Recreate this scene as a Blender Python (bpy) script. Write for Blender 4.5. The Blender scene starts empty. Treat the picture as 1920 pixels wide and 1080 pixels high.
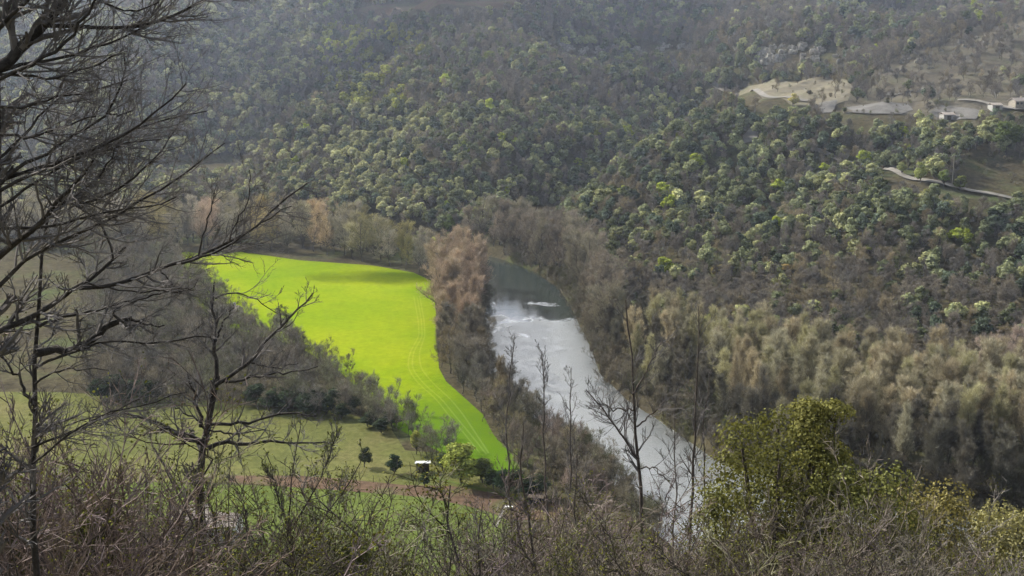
import bpy, math, random
import numpy as np
RS = np.random.RandomState
S = bpy.context.scene
C = S.collection
# ------------------------------------------------------------------ camera, sky, sun, exposure
PITCH = math.radians(12.6); FPX = 2200.0; CAMZ = 100.0
cd = bpy.data.cameras.new('camera'); cam = bpy.data.objects.new('camera', cd); C.objects.link(cam)
cam.location = (0, 0, CAMZ); cam.rotation_euler = (math.pi/2 - PITCH, 0, 0)
cd.sensor_width = 36; cd.lens = FPX/1920*36; cd.clip_start = 0.5; cd.clip_end = 8000
S.camera = cam
SUN_EL = math.radians(34); SUN_AZ = math.radians(-58)      # azimuth from +Y towards +X
w = bpy.data.worlds.new('World'); S.world = w; w.use_nodes = True
nt = w.node_tree; bg = nt.nodes['Background']
sky = nt.nodes.new('ShaderNodeTexSky'); sky.sky_type = 'NISHITA'; sky.sun_disc = False
sky.sun_elevation = SUN_EL; sky.sun_rotation = SUN_AZ; sky.air_density = 1.2; sky.dust_density = 2.0; sky.altitude = 200
bg.inputs[1].default_value = 0.08
# bright broken cloud over the blue
tc = nt.nodes.new('ShaderNodeTexCoord'); cn = nt.nodes.new('ShaderNodeTexNoise'); cn.inputs['Scale'].default_value = 3.2; cn.inputs['Detail'].default_value = 6
mp = nt.nodes.new('ShaderNodeMapping'); mp.inputs['Scale'].default_value = (1, 1, 2.2); nt.links.new(tc.outputs['Generated'], mp.inputs[0]); nt.links.new(mp.outputs[0], cn.inputs[0])
cr = nt.nodes.new('ShaderNodeMapRange'); cr.inputs[1].default_value = .38; cr.inputs[2].default_value = .56; nt.links.new(cn.outputs[0], cr.inputs[0])
cm = nt.nodes.new('ShaderNodeMix'); cm.data_type = 'RGBA'; nt.links.new(cr.outputs[0], cm.inputs[0]); nt.links.new(sky.outputs[0], cm.inputs[6]); cm.inputs[7].default_value = (4.0, 4.3, 4.9, 1)
# a bright cloud bank added ahead of the camera to whiten the river's reflection
sx = nt.nodes.new('ShaderNodeSeparateXYZ'); nt.links.new(tc.outputs['Generated'], sx.inputs[0])
def mrange(sock, a, b_, c, d):
    q = nt.nodes.new('ShaderNodeMapRange'); q.interpolation_type = 'SMOOTHSTEP'; nt.links.new(sock, q.inputs[0])
    for i_, v_ in enumerate((a, b_, c, d)): q.inputs[i_+1].default_value = v_
    return q.outputs[0]
def mul(a, b_):
    q = nt.nodes.new('ShaderNodeMath'); q.operation = 'MULTIPLY'; nt.links.new(a, q.inputs[0]); nt.links.new(b_, q.inputs[1]); return q.outputs[0]
bank = mul(mul(mrange(sx.outputs[2], .25, .31, 0, 1), mrange(sx.outputs[2], .6, .8, 1, 0)), mrange(sx.outputs[1], .45, .8, 0, 1))
bank = mul(bank, mrange(cn.outputs[0], .30, .5, .45, 1))
c2 = nt.nodes.new('ShaderNodeMix'); c2.data_type = 'RGBA'; nt.links.new(bank, c2.inputs[0]); nt.links.new(cm.outputs[2], c2.inputs[6]); c2.inputs[7].default_value = (62, 62.5, 64, 1)
nt.links.new(c2.outputs[2], bg.inputs[0])
ld = bpy.data.lights.new('sun', 'SUN'); ld.energy = 5.0; ld.angle = math.radians(0.6); ld.color = (1, .95, .86)
sun = bpy.data.objects.new('sun', ld); C.objects.link(sun)
sun.rotation_euler = (math.pi/2 - SUN_EL, 0, math.pi - SUN_AZ)
S.view_settings.view_transform = 'Standard'; S.view_settings.look = 'None'
S.view_settings.exposure = 0.7; S.view_settings.gamma = 1
S.render.engine = 'CYCLES'
S.cycles.max_bounces = 5; S.cycles.diffuse_bounces = 2; S.cycles.glossy_bounces = 2
S.cycles.transmission_bounces = 3; S.cycles.volume_bounces = 0; S.cycles.transparent_max_bounces = 4
S.cycles.use_denoising = True; S.cycles.sample_clamp_direct = 4; S.cycles.denoising_prefilter = 'ACCURATE'; S.cycles.caustics_reflective = False; S.cycles.caustics_refractive = False

# ------------------------------------------------------------------ pixel planning helpers
CT, ST = math.cos(PITCH), math.sin(PITCH)
def pdir(u, v):
    a = (np.asarray(u, float)-960)/FPX; b = (540-np.asarray(v, float))/FPX
    return np.stack([a, CT+b*ST, -ST+b*CT], -1)
def at(u, v, Y):
    d = pdir(u, v); t = np.asarray(Y, float)/d[..., 1]
    return np.array([0, 0, CAMZ]) + d*t[..., None]
def onz(u, v, z=4.0):
    d = pdir(u, v); t = (z-CAMZ)/d[..., 2]
    return np.array([0, 0, CAMZ]) + d*t[..., None]
def proj(p):
    p = np.asarray(p, float) - np.array([0, 0, CAMZ])
    f = p[..., 1]*CT - p[..., 2]*ST; up = p[..., 1]*ST + p[..., 2]*CT
    f = np.maximum(f, .01)
    return 960+FPX*p[..., 0]/f, 540-FPX*up/f
def inpoly(x, y, poly):
    x = np.asarray(x, float); y = np.asarray(y, float); r = np.zeros(x.shape, bool); n = len(poly)
    for i in range(n):
        x0, y0 = poly[i][:2]; x1, y1 = poly[(i+1) % n][:2]
        if y0 == y1: continue
        c = (y0 > y) != (y1 > y)
        r ^= c & (x < (x1-x0)*(y-y0)/(y1-y0)+x0)
    return r
def distline(x, y, pts, closed=False):
    d = np.full(np.shape(x), 1e9); n = len(pts)
    for i in range(n if closed else n-1):
        ax, ay = pts[i][:2]; bx, by = pts[(i+1) % n][:2]
        l2 = (bx-ax)**2+(by-ay)**2+1e-9
        t = np.clip(((x-ax)*(bx-ax)+(y-ay)*(by-ay))/l2, 0, 1)
        d = np.minimum(d, np.hypot(x-ax-t*(bx-ax), y-ay-t*(by-ay)))
    return d
def gp(lst, z=4.0):
    return [tuple(onz(u, v, z)[:2]) for u, v in lst]
_rn = RS(5); _nf = [( _rn.uniform(0, 2*math.pi), _rn.uniform(0, 2*math.pi)) for _ in range(24)]
def noise2(x, y, sc, k=0):
    s = 0
    for i in range(4):
        a, p = _nf[(i+k*4) % 24]; f = (1.0+.7*i)/sc
        s = s + np.sin((x*math.cos(a)+y*math.sin(a))*f*2+p+1.3*np.sin((y*math.cos(a)-x*math.sin(a))*f+p*2))
    return s/4

# ------------------------------------------------------------------ terrain
ZP = 4.0
HT = [(-500, [(395, 0), (330, 760), (250, 860), (130, 960), (0, 1130)]),
      (-100, [(400, 0), (345, 745), (290, 830), (150, 940), (0, 1130)]),
      (300, [(405, 0), (350, 745), (310, 800), (200, 900), (100, 1010), (0, 1150)]),
      (480, [(410, 0), (345, 690), (310, 760), (200, 880), (100, 1000), (0, 1140)]),
      (640, [(425, 0), (350, 640), (260, 735), (200, 850), (100, 980), (0, 1120)]),
      (790, [(440, 0), (350, 620), (250, 700), (170, 790), (95, 890), (50, 1000), (0, 1100)]),
      (900, [(445, 0), (380, 590), (300, 655), (200, 740), (100, 860), (0, 1010)]),
      (1050, [(460, 0), (400, 560), (330, 620), (230, 720), (110, 860), (90, 880), (0, 1020)]),
      (1200, [(520, 0), (440, 500), (380, 545), (300, 610), (215, 745), (110, 880), (85, 905), (0, 1050)]),
      (1350, [(565, 0), (480, 450), (400, 500), (300, 580), (215, 655), (180, 710), (110, 850), (0, 1040)]),
      (1500, [(600, 0), (500, 432), (400, 485), (300, 545), (220, 605), (185, 648), (150, 740), (125, 790), (95, 805), (0, 1020)]),
      (1700, [(635, 0), (540, 405), (440, 450), (345, 500), (270, 550), (205, 600), (165, 650), (110, 700), (85, 740), (60, 900), (0, 1010)]),
      (1900, [(660, 0), (560, 388), (460, 430), (375, 475), (290, 525), (215, 575), (165, 620), (100, 690), (40, 760), (15, 930)]),
      (2400, [(700, 0), (580, 385), (460, 440), (360, 500), (250, 560), (100, 690), (0, 800)])]
cp = []
for u, rows in HT:
    for i, (v, Y) in enumerate(rows):
        if i == 0:
            p = onz(u, v, ZP); cp.append(tuple(p)); q = p*np.array([.88, .88, 1]); cp.append((q[0], q[1], -9))
        else:
            cp.append(tuple(at(u, v, Y)))
cp = np.array(cp)
SC = 300.0
def _k(r2): return .5*r2*np.log(r2+1e-12)
X0 = cp[:, :2]/SC; n = len(cp)
K = _k(((X0[:, None]-X0[None])**2).sum(-1)) + np.eye(n)*1e-3
Pm = np.c_[np.ones(n), X0]
A = np.zeros((n+3, n+3)); A[:n, :n] = K; A[:n, n:] = Pm; A[n:, :n] = Pm.T
WT = np.linalg.solve(A, np.r_[cp[:, 2], 0, 0, 0])
def tps(x, y):
    sh = np.shape(x); x = np.ravel(x)/SC; y = np.ravel(y)/SC; o = np.empty(len(x))
    for s in range(0, len(x), 20000):
        a = x[s:s+20000]; b = y[s:s+20000]
        r2 = (a[:, None]-X0[None, :, 0])**2+(b[:, None]-X0[None, :, 1])**2
        o[s:s+20000] = _k(r2)@WT[:n] + WT[n]+WT[n+1]*a+WT[n+2]*b
    return o.reshape(sh)
LB = gp([(870, 507), (905, 535), (912, 565), (905, 600), (900, 640), (915, 700), (950, 750), (1020, 800), (1100, 860), (1165, 930), (1225, 1000), (1320, 1080)], 0)
RB = gp([(950, 488), (1010, 512), (1050, 540), (1070, 570), (1088, 605), (1110, 650), (1128, 700), (1180, 750), (1258, 800), (1345, 862), (1520, 920), (1920, 985)], 0)
LB = LB + [(110, 184), (230, 165), (500, 150), (1200, 120)]
RB = RB + [(260, 205), (500, 200), (1200, 180)]
# upstream: the left bank there is the outer bank
LBu = [(-420, 605), (-260, 612), (-130, 588), (-62, 530)]; RBu = [(-420, 630), (-260, 637), (-113, 610), (-38, 549)]
RIV = LBu + LB + (RBu + RB)[::-1]
RELIEF = []
def H(x, y):
    x = np.asarray(x, float); y = np.asarray(y, float)
    yy = np.clip(y, 1, 1150)
    lim = .74*np.maximum(yy, 250)
    h = tps(np.clip(x, -lim, lim), yy)
    h = np.where(y < 250, -20, np.clip(h, -50, 190)) + np.clip(y-1150, 0, 600)*.02
    nz = noise2(x, y, 60, 0)*2.2+noise2(x, y, 23, 1)*1.0
    rl = 0
    for pts_, amp, wd_ in RELIEF: rl = rl + amp*np.exp(-(distline(x, y, pts_)/wd_)**2)
    h = h + (nz*1.6+rl)*np.clip((h-ZP)/14, 0, 1)
    foot = 172+8*np.sin(x*.02)
    t = np.clip(y/foot, 0, 1)
    ns = ZP + (98.2-ZP)*(1-t)**1.12 + nz*.5*np.clip(y/60, 0, 1)*np.clip((1-t)*4, 0, 1) + np.clip(-y, 0, 300)*.15
    ns = np.where(y >= foot, -5, ns)
    z = np.maximum(np.maximum(h, ZP), ns)
    ins = inpoly(x, y, RIV); d = distline(x, y, RIV, True)
    sd = np.where(ins, -d, d)
    zr = np.maximum(.5+.95*sd, -2.5)
    return np.where((y > 120) & (sd < 14), np.minimum(z, zr), z)
def hit(u, v):
    Ys = np.arange(30, 1300, 1.5); p = at(np.full(Ys.shape, u), np.full(Ys.shape, v), Ys)
    b = p[:, 2] < H(p[:, 0], p[:, 1]); i = int(np.argmax(b))
    return p[i] if b[i] else p[-1]

RELIEF_PX = [([(800, 60), (780, 110), (700, 190), (600, 260), (500, 320), (400, 350)], 24, 40), ([(720, 130), (640, 200), (520, 250), (400, 320), (330, 345)], -30, 44),
             ([(1300, 165), (1200, 250), (1080, 320), (960, 410), (900, 440)], -22, 34), ([(1340, 255), (1200, 340), (1080, 430)], 14, 34), ([(980, 130), (900, 240), (860, 360), (800, 420)], 7, 45),
             ([(300, 60), (200, 180), (150, 320)], 14, 50), ([(480, 30), (420, 130), (360, 250)], -12, 40), ([(1550, 300), (1450, 420), (1380, 520)], -7, 30), ([(1750, 340), (1640, 450), (1560, 560)], 6, 30), ([(1180, 20), (1100, 90)], -16, 45), ([(1420, 10), (1480, 80)], 14, 50)]
_pl = [([tuple(hit(*q)[:2]) for q in a_], b_, c_) for a_, b_, c_ in RELIEF_PX]
RELIEF = _pl
# ------------------------------------------------------------------ mesh + object helpers
def mk(name, V, F, mats, parent=None, smooth=False, mi=None, link=True, loc=None):
    """V (n,3); F: list of int arrays (m,3) or (m,4)"""
    V = np.asarray(V, np.float32); F = [np.asarray(f, np.int32) for f in F if len(f)]
    me = bpy.data.meshes.new(name); me.vertices.add(len(V)); me.vertices.foreach_set('co', V.ravel())
    tot = np.concatenate([np.full(len(f), f.shape[1], np.int32) for f in F]); idx = np.concatenate([f.ravel() for f in F])
    me.loops.add(len(idx)); me.loops.foreach_set('vertex_index', idx)
    me.polygons.add(len(tot)); st = np.concatenate([[0], np.cumsum(tot)[:-1]]).astype(np.int32)
    me.polygons.foreach_set('loop_start', st)
    try: me.polygons.foreach_set('loop_total', tot)
    except Exception: pass
    for m in (mats if isinstance(mats, (list, tuple)) else [mats]): me.materials.append(m)
    if mi is not None: me.polygons.foreach_set('material_index', np.asarray(mi, np.int32))
    me.polygons.foreach_set('use_smooth', np.full(len(tot), smooth))
    me.update(calc_edges=True); me.validate()
    o = bpy.data.objects.new(name, me)
    if link: C.objects.link(o)
    if parent is not None: o.parent = parent
    if loc is not None: o.location = loc
    return o
def empty(name, loc, rz=0):
    o = bpy.data.objects.new(name, None); C.objects.link(o); o.location = loc; o.rotation_euler = (0, 0, rz)
    o.empty_display_size = .5
    return o
def tag(o, label=None, cat=None, group=None, kind=None):
    if label: o['label'] = label
    if cat: o['category'] = cat
    if group: o['group'] = group
    if kind: o['kind'] = kind
    return o
def struct(o): o['kind'] = 'structure'; return o

# ------------------------------------------------------------------ materials
def mat(name):
    m = bpy.data.materials.new(name); m.use_nodes = True
    t = m.node_tree; t.nodes.clear(); return m, t, t.nodes, t.links
def ramp(N, stops):
    r = N.new('ShaderNodeValToRGB'); e = r.color_ramp.elements
    while len(e) < len(stops): e.new(.5)
    for i, (p, c) in enumerate(stops): e[i].position = p; e[i].color = (*c, 1)
    return r
def noise(N, L, scale, detail=5, rough=.6, coord='pos', dist=0):
    n = N.new('ShaderNodeTexNoise'); n.inputs['Scale'].default_value = scale; n.inputs['Detail'].default_value = detail
    n.inputs['Roughness'].default_value = rough; n.inputs['Distortion'].default_value = dist
    if coord == 'pos':
        g = N.new('ShaderNodeNewGeometry'); L.new(g.outputs['Position'], n.inputs['Vector'])
    else:
        g = N.new('ShaderNodeTexCoord'); L.new(g.outputs['Object'], n.inputs['Vector'])
    return n
def surf(name, stops, scale, rough=.9, bump=.3, bscale=None, spec=0.0, coord='pos', scale2=None, amt2=.5, dist=.3):
    m, t, N, L = mat(name)
    b = N.new('ShaderNodeBsdfPrincipled'); o = N.new('ShaderNodeOutputMaterial'); L.new(b.outputs[0], o.inputs[0])
    n = noise(N, L, scale, 6, .62, coord, dist); r = ramp(N, stops); L.new(n.outputs[0], r.inputs[0]); col = r.outputs[0]
    if scale2:
        n2 = noise(N, L, scale2, 4, .7, coord); mr = N.new('ShaderNodeMapRange')
        mr.inputs[1].default_value = .3; mr.inputs[2].default_value = .7
        mr.inputs[3].default_value = 1-amt2; mr.inputs[4].default_value = 1+amt2
        L.new(n2.outputs[0], mr.inputs[0]); mx = N.new('ShaderNodeVectorMath'); mx.operation = 'SCALE'
        L.new(col, mx.inputs[0]); L.new(mr.outputs[0], mx.inputs['Scale']); col = mx.outputs[0]
    L.new(col, b.inputs['Base Color']); b.inputs['Roughness'].default_value = rough
    b.inputs['Specular IOR Level'].default_value = spec
    if bump:
        nb = noise(N, L, bscale or scale*4, 4, .7, coord); bp = N.new('ShaderNodeBump')
        bp.inputs['Strength'].default_value = bump; bp.inputs['Distance'].default_value = .3
        L.new(nb.outputs[0], bp.inputs['Height']); L.new(bp.outputs[0], b.inputs['Normal'])
    return m
def leafmat(name, mode='object', base=(1, 1, 1), trans=.2, var=.5, nscale=.12, tcol=(1.25, 1.2, .7), hue=None):
    """tint x per-leaf and per-tree variation; mode: object colour, instancer attribute, or fixed"""
    m, t, N, L = mat(name)
    o = N.new('ShaderNodeOutputMaterial'); mix = N.new('ShaderNodeMixShader'); df = N.new('ShaderNodeBsdfDiffuse'); tr = N.new('ShaderNodeBsdfTranslucent')
    L.new(df.outputs[0], mix.inputs[1]); L.new(tr.outputs[0], mix.inputs[2]); mix.inputs[0].default_value = trans; L.new(mix.outputs[0], o.inputs[0])
    oi = N.new('ShaderNodeObjectInfo'); g = N.new('ShaderNodeNewGeometry')
    if mode == 'object': src = oi.outputs['Color']
    elif mode == 'inst':
        a = N.new('ShaderNodeAttribute'); a.attribute_type = 'INSTANCER'; a.attribute_name = 'tint'; src = a.outputs['Color']
    else:
        c = N.new('ShaderNodeRGB'); c.outputs[0].default_value = (*base, 1); src = c.outputs[0]
    m1 = N.new('ShaderNodeMapRange'); L.new(g.outputs['Random Per Island'], m1.inputs[0]); m1.inputs[3].default_value = 1-var; m1.inputs[4].default_value = 1+var
    m2 = N.new('ShaderNodeMapRange'); L.new(oi.outputs['Random'], m2.inputs[0]); m2.inputs[3].default_value = .78; m2.inputs[4].default_value = 1.25
    mu = N.new('ShaderNodeMath'); mu.operation = 'MULTIPLY'; L.new(m1.outputs[0], mu.inputs[0]); L.new(m2.outputs[0], mu.inputs[1])
    sc = N.new('ShaderNodeVectorMath'); sc.operation = 'SCALE'; L.new(src, sc.inputs[0]); L.new(mu.outputs[0], sc.inputs['Scale'])
    L.new(sc.outputs[0], df.inputs[0])
    tm = N.new('ShaderNodeVectorMath'); tm.operation = 'MULTIPLY'; tm.inputs[1].default_value = tcol
    L.new(sc.outputs[0], tm.inputs[0]); L.new(tm.outputs[0], tr.inputs[0])
    return m
def barkmat(name, c0, c1, scale=3, lichen=None):
    m, t, N, L = mat(name)
    b = N.new('ShaderNodeBsdfPrincipled'); o = N.new('ShaderNodeOutputMaterial'); L.new(b.outputs[0], o.inputs[0])
    n = noise(N, L, scale, 5, .7, 'obj', .5)
    st = [(.3, c0), (.62, c1)] + ([(.68, lichen)] if lichen else [])
    r = ramp(N, st); L.new(n.outputs[0], r.inputs[0]); L.new(r.outputs[0], b.inputs['Base Color'])
    b.inputs['Roughness'].default_value = .92; b.inputs['Specular IOR Level'].default_value = .15
    bp = N.new('ShaderNodeBump'); bp.inputs['Strength'].default_value = .6; bp.inputs['Distance'].default_value = .03
    n2 = noise(N, L, scale*6, 3, .7, 'obj'); L.new(n2.outputs[0], bp.inputs['Height']); L.new(bp.outputs[0], b.inputs['Normal'])
    return m
M = {}
M['ground'] = surf('forest_floor', [(.3, (.045, .038, .026)), (.5, (.075, .065, .038)), (.7, (.07, .085, .035))], .05, .95, .6, .8, scale2=.6)
M['field'] = surf('crop_green', [(.32, (.135, .215, .006)), (.5, (.185, .25, .007)), (.68, (.225, .27, .009))], .028, .85, .4, 2.5, scale2=.6, amt2=.14)
M['track'] = surf('crop_track', [(.3, (.21, .29, .015)), (.5, (.17, .25, .015)), (.7, (.24, .30, .03))], .5, .9, .2, 3)
M['meadow'] = surf('meadow_grass', [(.3, (.085, .095, .032)), (.5, (.115, .12, .04)), (.7, (.135, .125, .052))], .05, .9, .5, 2, scale2=.7, amt2=.3)
M['lawn'] = surf('lawn_grass', [(.3, (.08, .105, .028)), (.6, (.105, .13, .034)), (.8, (.125, .125, .045))], .07, .9, .5, 2, scale2=.9, amt2=.3)
M['soil'] = surf('red_soil', [(.3, (.095, .062, .042)), (.5, (.125, .085, .058)), (.62, (.11, .105, .05))], .12, .95, .5, 2, scale2=.8, amt2=.3)
M['dry'] = surf('dry_grass', [(.3, (.135, .12, .085)), (.5, (.18, .16, .115)), (.7, (.15, .145, .09))], .05, .95, .4, 1, scale2=.4, amt2=.25)
M['scrub'] = surf('scrub_ground', [(.3, (.075, .066, .052)), (.5, (.115, .102, .075)), (.7, (.10, .10, .06))], .06, .95, .5, 1, scale2=.5, amt2=.35)
M['gravel'] = surf('pale_gravel', [(.3, (.12, .115, .105)), (.7, (.19, .18, .165))], .2, .95, .4, 2, scale2=1.0, amt2=.2)
M['road'] = surf('pale_track', [(.3, (.16, .15, .13)), (.7, (.27, .25, .22))], .3, .95, .3, 2)
M['rock'] = surf('limestone', [(.3, (.14, .13, .11)), (.5, (.30, .28, .24)), (.7, (.42, .40, .34))], .35, .95, .9, 1.2, scale2=.9, amt2=.35)
M['fleaf'] = leafmat('foliage')
M['fleafi'] = leafmat('foliage_wood', 'inst')
M['twig'] = leafmat('twigs', trans=.12, var=.45)
M['twigi'] = leafmat('twigs_wood', 'inst', trans=.12, var=.45)
M['trunk'] = barkmat('grey_trunk', (.055, .048, .04), (.13, .115, .10), 1.0)
M['bark'] = barkmat('dark_bark', (.018, .016, .014), (.075, .066, .058), 6, (.22, .21, .18))
M['twbark'] = barkmat('grey_twig_bark', (.07, .064, .06), (.20, .185, .175), 2)
M['bark2'] = barkmat('brown_bark', (.045, .038, .032), (.12, .10, .085), 4)
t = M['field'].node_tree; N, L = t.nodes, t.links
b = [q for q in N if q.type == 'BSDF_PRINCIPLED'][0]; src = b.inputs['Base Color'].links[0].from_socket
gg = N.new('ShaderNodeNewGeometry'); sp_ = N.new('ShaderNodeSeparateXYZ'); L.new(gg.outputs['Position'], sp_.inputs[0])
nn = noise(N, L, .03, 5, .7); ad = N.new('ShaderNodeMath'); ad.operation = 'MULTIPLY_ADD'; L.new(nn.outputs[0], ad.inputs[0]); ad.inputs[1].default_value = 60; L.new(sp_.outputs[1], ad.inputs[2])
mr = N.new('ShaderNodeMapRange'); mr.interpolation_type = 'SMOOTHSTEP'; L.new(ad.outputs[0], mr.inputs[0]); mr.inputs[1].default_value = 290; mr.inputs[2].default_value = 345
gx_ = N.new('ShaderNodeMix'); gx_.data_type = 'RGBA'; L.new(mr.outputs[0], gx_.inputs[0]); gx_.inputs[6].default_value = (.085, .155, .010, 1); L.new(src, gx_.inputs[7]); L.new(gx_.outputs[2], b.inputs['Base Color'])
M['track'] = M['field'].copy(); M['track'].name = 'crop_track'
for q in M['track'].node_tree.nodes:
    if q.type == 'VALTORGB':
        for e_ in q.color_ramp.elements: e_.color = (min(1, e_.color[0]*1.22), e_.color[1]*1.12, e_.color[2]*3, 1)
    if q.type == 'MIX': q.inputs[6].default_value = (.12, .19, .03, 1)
m, t, N, L = mat('river_water')
b = N.new('ShaderNodeBsdfPrincipled'); o = N.new('ShaderNodeOutputMaterial'); L.new(b.outputs[0], o.inputs[0])
b.inputs['Base Color'].default_value = (.035, .045, .04, 1); b.inputs['Roughness'].default_value = .16; b.inputs['IOR'].default_value = 2.0
b.inputs['Specular IOR Level'].default_value = .8
n1 = noise(N, L, 1.8, 6, .7, 'pos', .1); bp = N.new('ShaderNodeBump'); bp.inputs['Distance'].default_value = .5
gg = N.new('ShaderNodeNewGeometry'); sp_ = N.new('ShaderNodeSeparateXYZ'); L.new(gg.outputs['Position'], sp_.inputs[0])
nm_ = noise(N, L, .045, 5, .65, 'pos', 1.2); ad = N.new('ShaderNodeMath'); ad.operation = 'MULTIPLY_ADD'; L.new(nm_.outputs[0], ad.inputs[0]); ad.inputs[1].default_value = 170; L.new(sp_.outputs[1], ad.inputs[2])
mk_ = N.new('ShaderNodeMapRange'); L.new(ad.outputs[0], mk_.inputs[0]); mk_.inputs[1].default_value = 480; mk_.inputs[2].default_value = 486; mk_.inputs[3].default_value = 1; mk_.inputs[4].default_value = .04
nc_ = noise(N, L, .16, 6, .7, 'pos', .5); mc_ = N.new('ShaderNodeMapRange'); L.new(nc_.outputs[0], mc_.inputs[0]); mc_.inputs[1].default_value = .38; mc_.inputs[2].default_value = .5; mc_.inputs[3].default_value = .62; mc_.inputs[4].default_value = 1
mm = N.new('ShaderNodeMath'); mm.operation = 'MULTIPLY'; L.new(mk_.outputs[0], mm.inputs[0]); L.new(mc_.outputs[0], mm.inputs[1])
m3 = N.new('ShaderNodeMath'); m3.operation = 'MULTIPLY'; L.new(mm.outputs[0], m3.inputs[0]); m3.inputs[1].default_value = 1.0; L.new(m3.outputs[0], bp.inputs['Strength'])
rr = N.new('ShaderNodeMapRange'); L.new(mk_.outputs[0], rr.inputs[0]); rr.inputs[3].default_value = .04; rr.inputs[4].default_value = .28; L.new(rr.outputs[0], b.inputs['Roughness'])
L.new(n1.outputs[0], bp.inputs['Height']); L.new(bp.outputs[0], b.inputs['Normal'])
M['water'] = m

# ------------------------------------------------------------------ ground sheets
def grid(xs, ys):
    X, Y = np.meshgrid(xs, ys); nx, ny = len(xs), len(ys)
    i = np.arange(nx*ny).reshape(ny, nx)
    F = np.stack([i[:-1, :-1], i[:-1, 1:], i[1:, 1:], i[1:, :-1]], -1).reshape(-1, 4)
    return X.ravel(), Y.ravel(), F
xs = np.r_[-4000, -2500, -1700, -1200, -950, np.arange(-760, 761, 4), 950, 1200, 1700, 2500, 4000]
ys = np.r_[-3000, -1500, -700, -300, -150, -80, -40, -15, np.arange(0, 120, 4), np.arange(120, 700, 3), np.arange(700, 1200, 5), 1250, 1400, 1700, 2300, 3500, 5000]
gx, gy, gF = grid(xs, ys)
gz = H(gx, gy)
struct(mk('ground', np.c_[gx, gy, gz], [gF], M['ground'], smooth=True))
rv = np.array(RIV); 
wx, wy, wF = grid(np.arange(-440, 1210, 6), np.arange(110, 680, 6))
dI = inpoly(wx, wy, RIV) | (distline(wx, wy, RIV, True) < 9)
wF = wF[dI[wF].all(1)]
struct(mk('river', np.c_[wx, wy, np.zeros(len(wx))], [wF], M['water']))
def sheet(name, poly, m, z=None, lift=.35, step=2.5):
    """a draped patch of ground cut to a plan polygon; inside edges follow the polygon"""
    import bmesh
    bm = bmesh.new(); vs = [bm.verts.new((x, y, 0)) for x, y in poly]; f = bm.faces.new(vs)
    if z is None:
        bmesh.ops.triangulate(bm, faces=[f])
        xs_ = [p[0] for p in poly]; ys_ = [p[1] for p in poly]
        for ax, lo, hi in ((0, min(xs_), max(xs_)), (1, min(ys_), max(ys_))):
            c = lo+step
            while c < hi:
                co = (c, 0, 0) if ax == 0 else (0, c, 0); no = (1, 0, 0) if ax == 0 else (0, 1, 0)
                bmesh.ops.bisect_plane(bm, geom=bm.verts[:]+bm.edges[:]+bm.faces[:], plane_co=co, plane_no=no)
                c += step
        P = np.array([v.co[:] for v in bm.verts]); zz = H(P[:, 0], P[:, 1])+lift
        for v, q in zip(bm.verts, zz): v.co.z = q
    else:
        bmesh.ops.triangulate(bm, faces=[f])
        for v in bm.verts: v.co.z = z
    bmesh.ops.recalc_face_normals(bm, faces=bm.faces)
    if sum(f.normal.z for f in bm.faces) < 0: bmesh.ops.reverse_faces(bm, faces=bm.faces)
    me = bpy.data.meshes.new(name); bm.to_mesh(me); bm.free(); me.materials.append(m)
    o = bpy.data.objects.new(name, me); C.objects.link(o); return struct(o)
def strip(name, pts, wid, m, z=None, lift=.4, step=4):
    pts = np.array(pts, float); seg = np.hypot(*(pts[1:]-pts[:-1]).T); cum = np.r_[0, np.cumsum(seg)]
    k = max(3, int(cum[-1]/step)); s = np.linspace(0, cum[-1], k); x = np.interp(s, cum, pts[:, 0]); y = np.interp(s, cum, pts[:, 1])
    for _ in range(2):
        x[1:-1] = (x[:-2]+x[1:-1]+x[2:])/3; y[1:-1] = (y[:-2]+y[1:-1]+y[2:])/3
    tx, ty = np.gradient(x), np.gradient(y); l = np.hypot(tx, ty); nx, ny = -ty/l, tx/l
    q = np.linspace(-.5, .5, 4)*wid
    X = x[:, None]+nx[:, None]*q; Y = y[:, None]+ny[:, None]*q
    if z is None:
        Zc = H(x, y); Z = np.maximum(H(X, Y), Zc[:, None]-.3)+lift
    else: Z = np.full(X.shape, z)
    i = np.arange(k*4).reshape(k, 4); F = np.stack([i[:-1, :-1], i[:-1, 1:], i[1:, 1:], i[1:, :-1]], -1).reshape(-1, 4)
    return struct(mk(name, np.c_[X.ravel(), Y.ravel(), Z.ravel()], [F], m))
FIELD = gp([(335, 475), (350, 472), (380, 476), (450, 472), (560, 488), (700, 498), (775, 511), (812, 528), (822, 560), (816, 600), (823, 690), (836, 715), (872, 747), (905, 777), (925, 815), (962, 855), (985, 900), (930, 905), (870, 870), (800, 835), (740, 800), (690, 745), (640, 700), (560, 650), (420, 612), (330, 540)])
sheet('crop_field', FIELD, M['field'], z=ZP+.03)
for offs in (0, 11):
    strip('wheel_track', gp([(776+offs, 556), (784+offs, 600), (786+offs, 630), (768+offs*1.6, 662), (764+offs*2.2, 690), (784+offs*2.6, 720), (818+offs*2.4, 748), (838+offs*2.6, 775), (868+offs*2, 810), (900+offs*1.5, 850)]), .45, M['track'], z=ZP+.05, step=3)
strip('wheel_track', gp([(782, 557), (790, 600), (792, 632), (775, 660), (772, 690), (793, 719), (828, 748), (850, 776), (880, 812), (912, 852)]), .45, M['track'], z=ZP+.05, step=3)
MEADOW = gp([(-200, 735), (100, 735), (350, 748), (500, 765), (640, 772), (730, 800), (760, 845), (850, 850), (900, 890), (1010, 935), (985, 943), (760, 935), (600, 912), (400, 905), (100, 905), (-200, 905)])
sheet('meadow', MEADOW, M['meadow'], z=ZP+.03)
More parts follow.
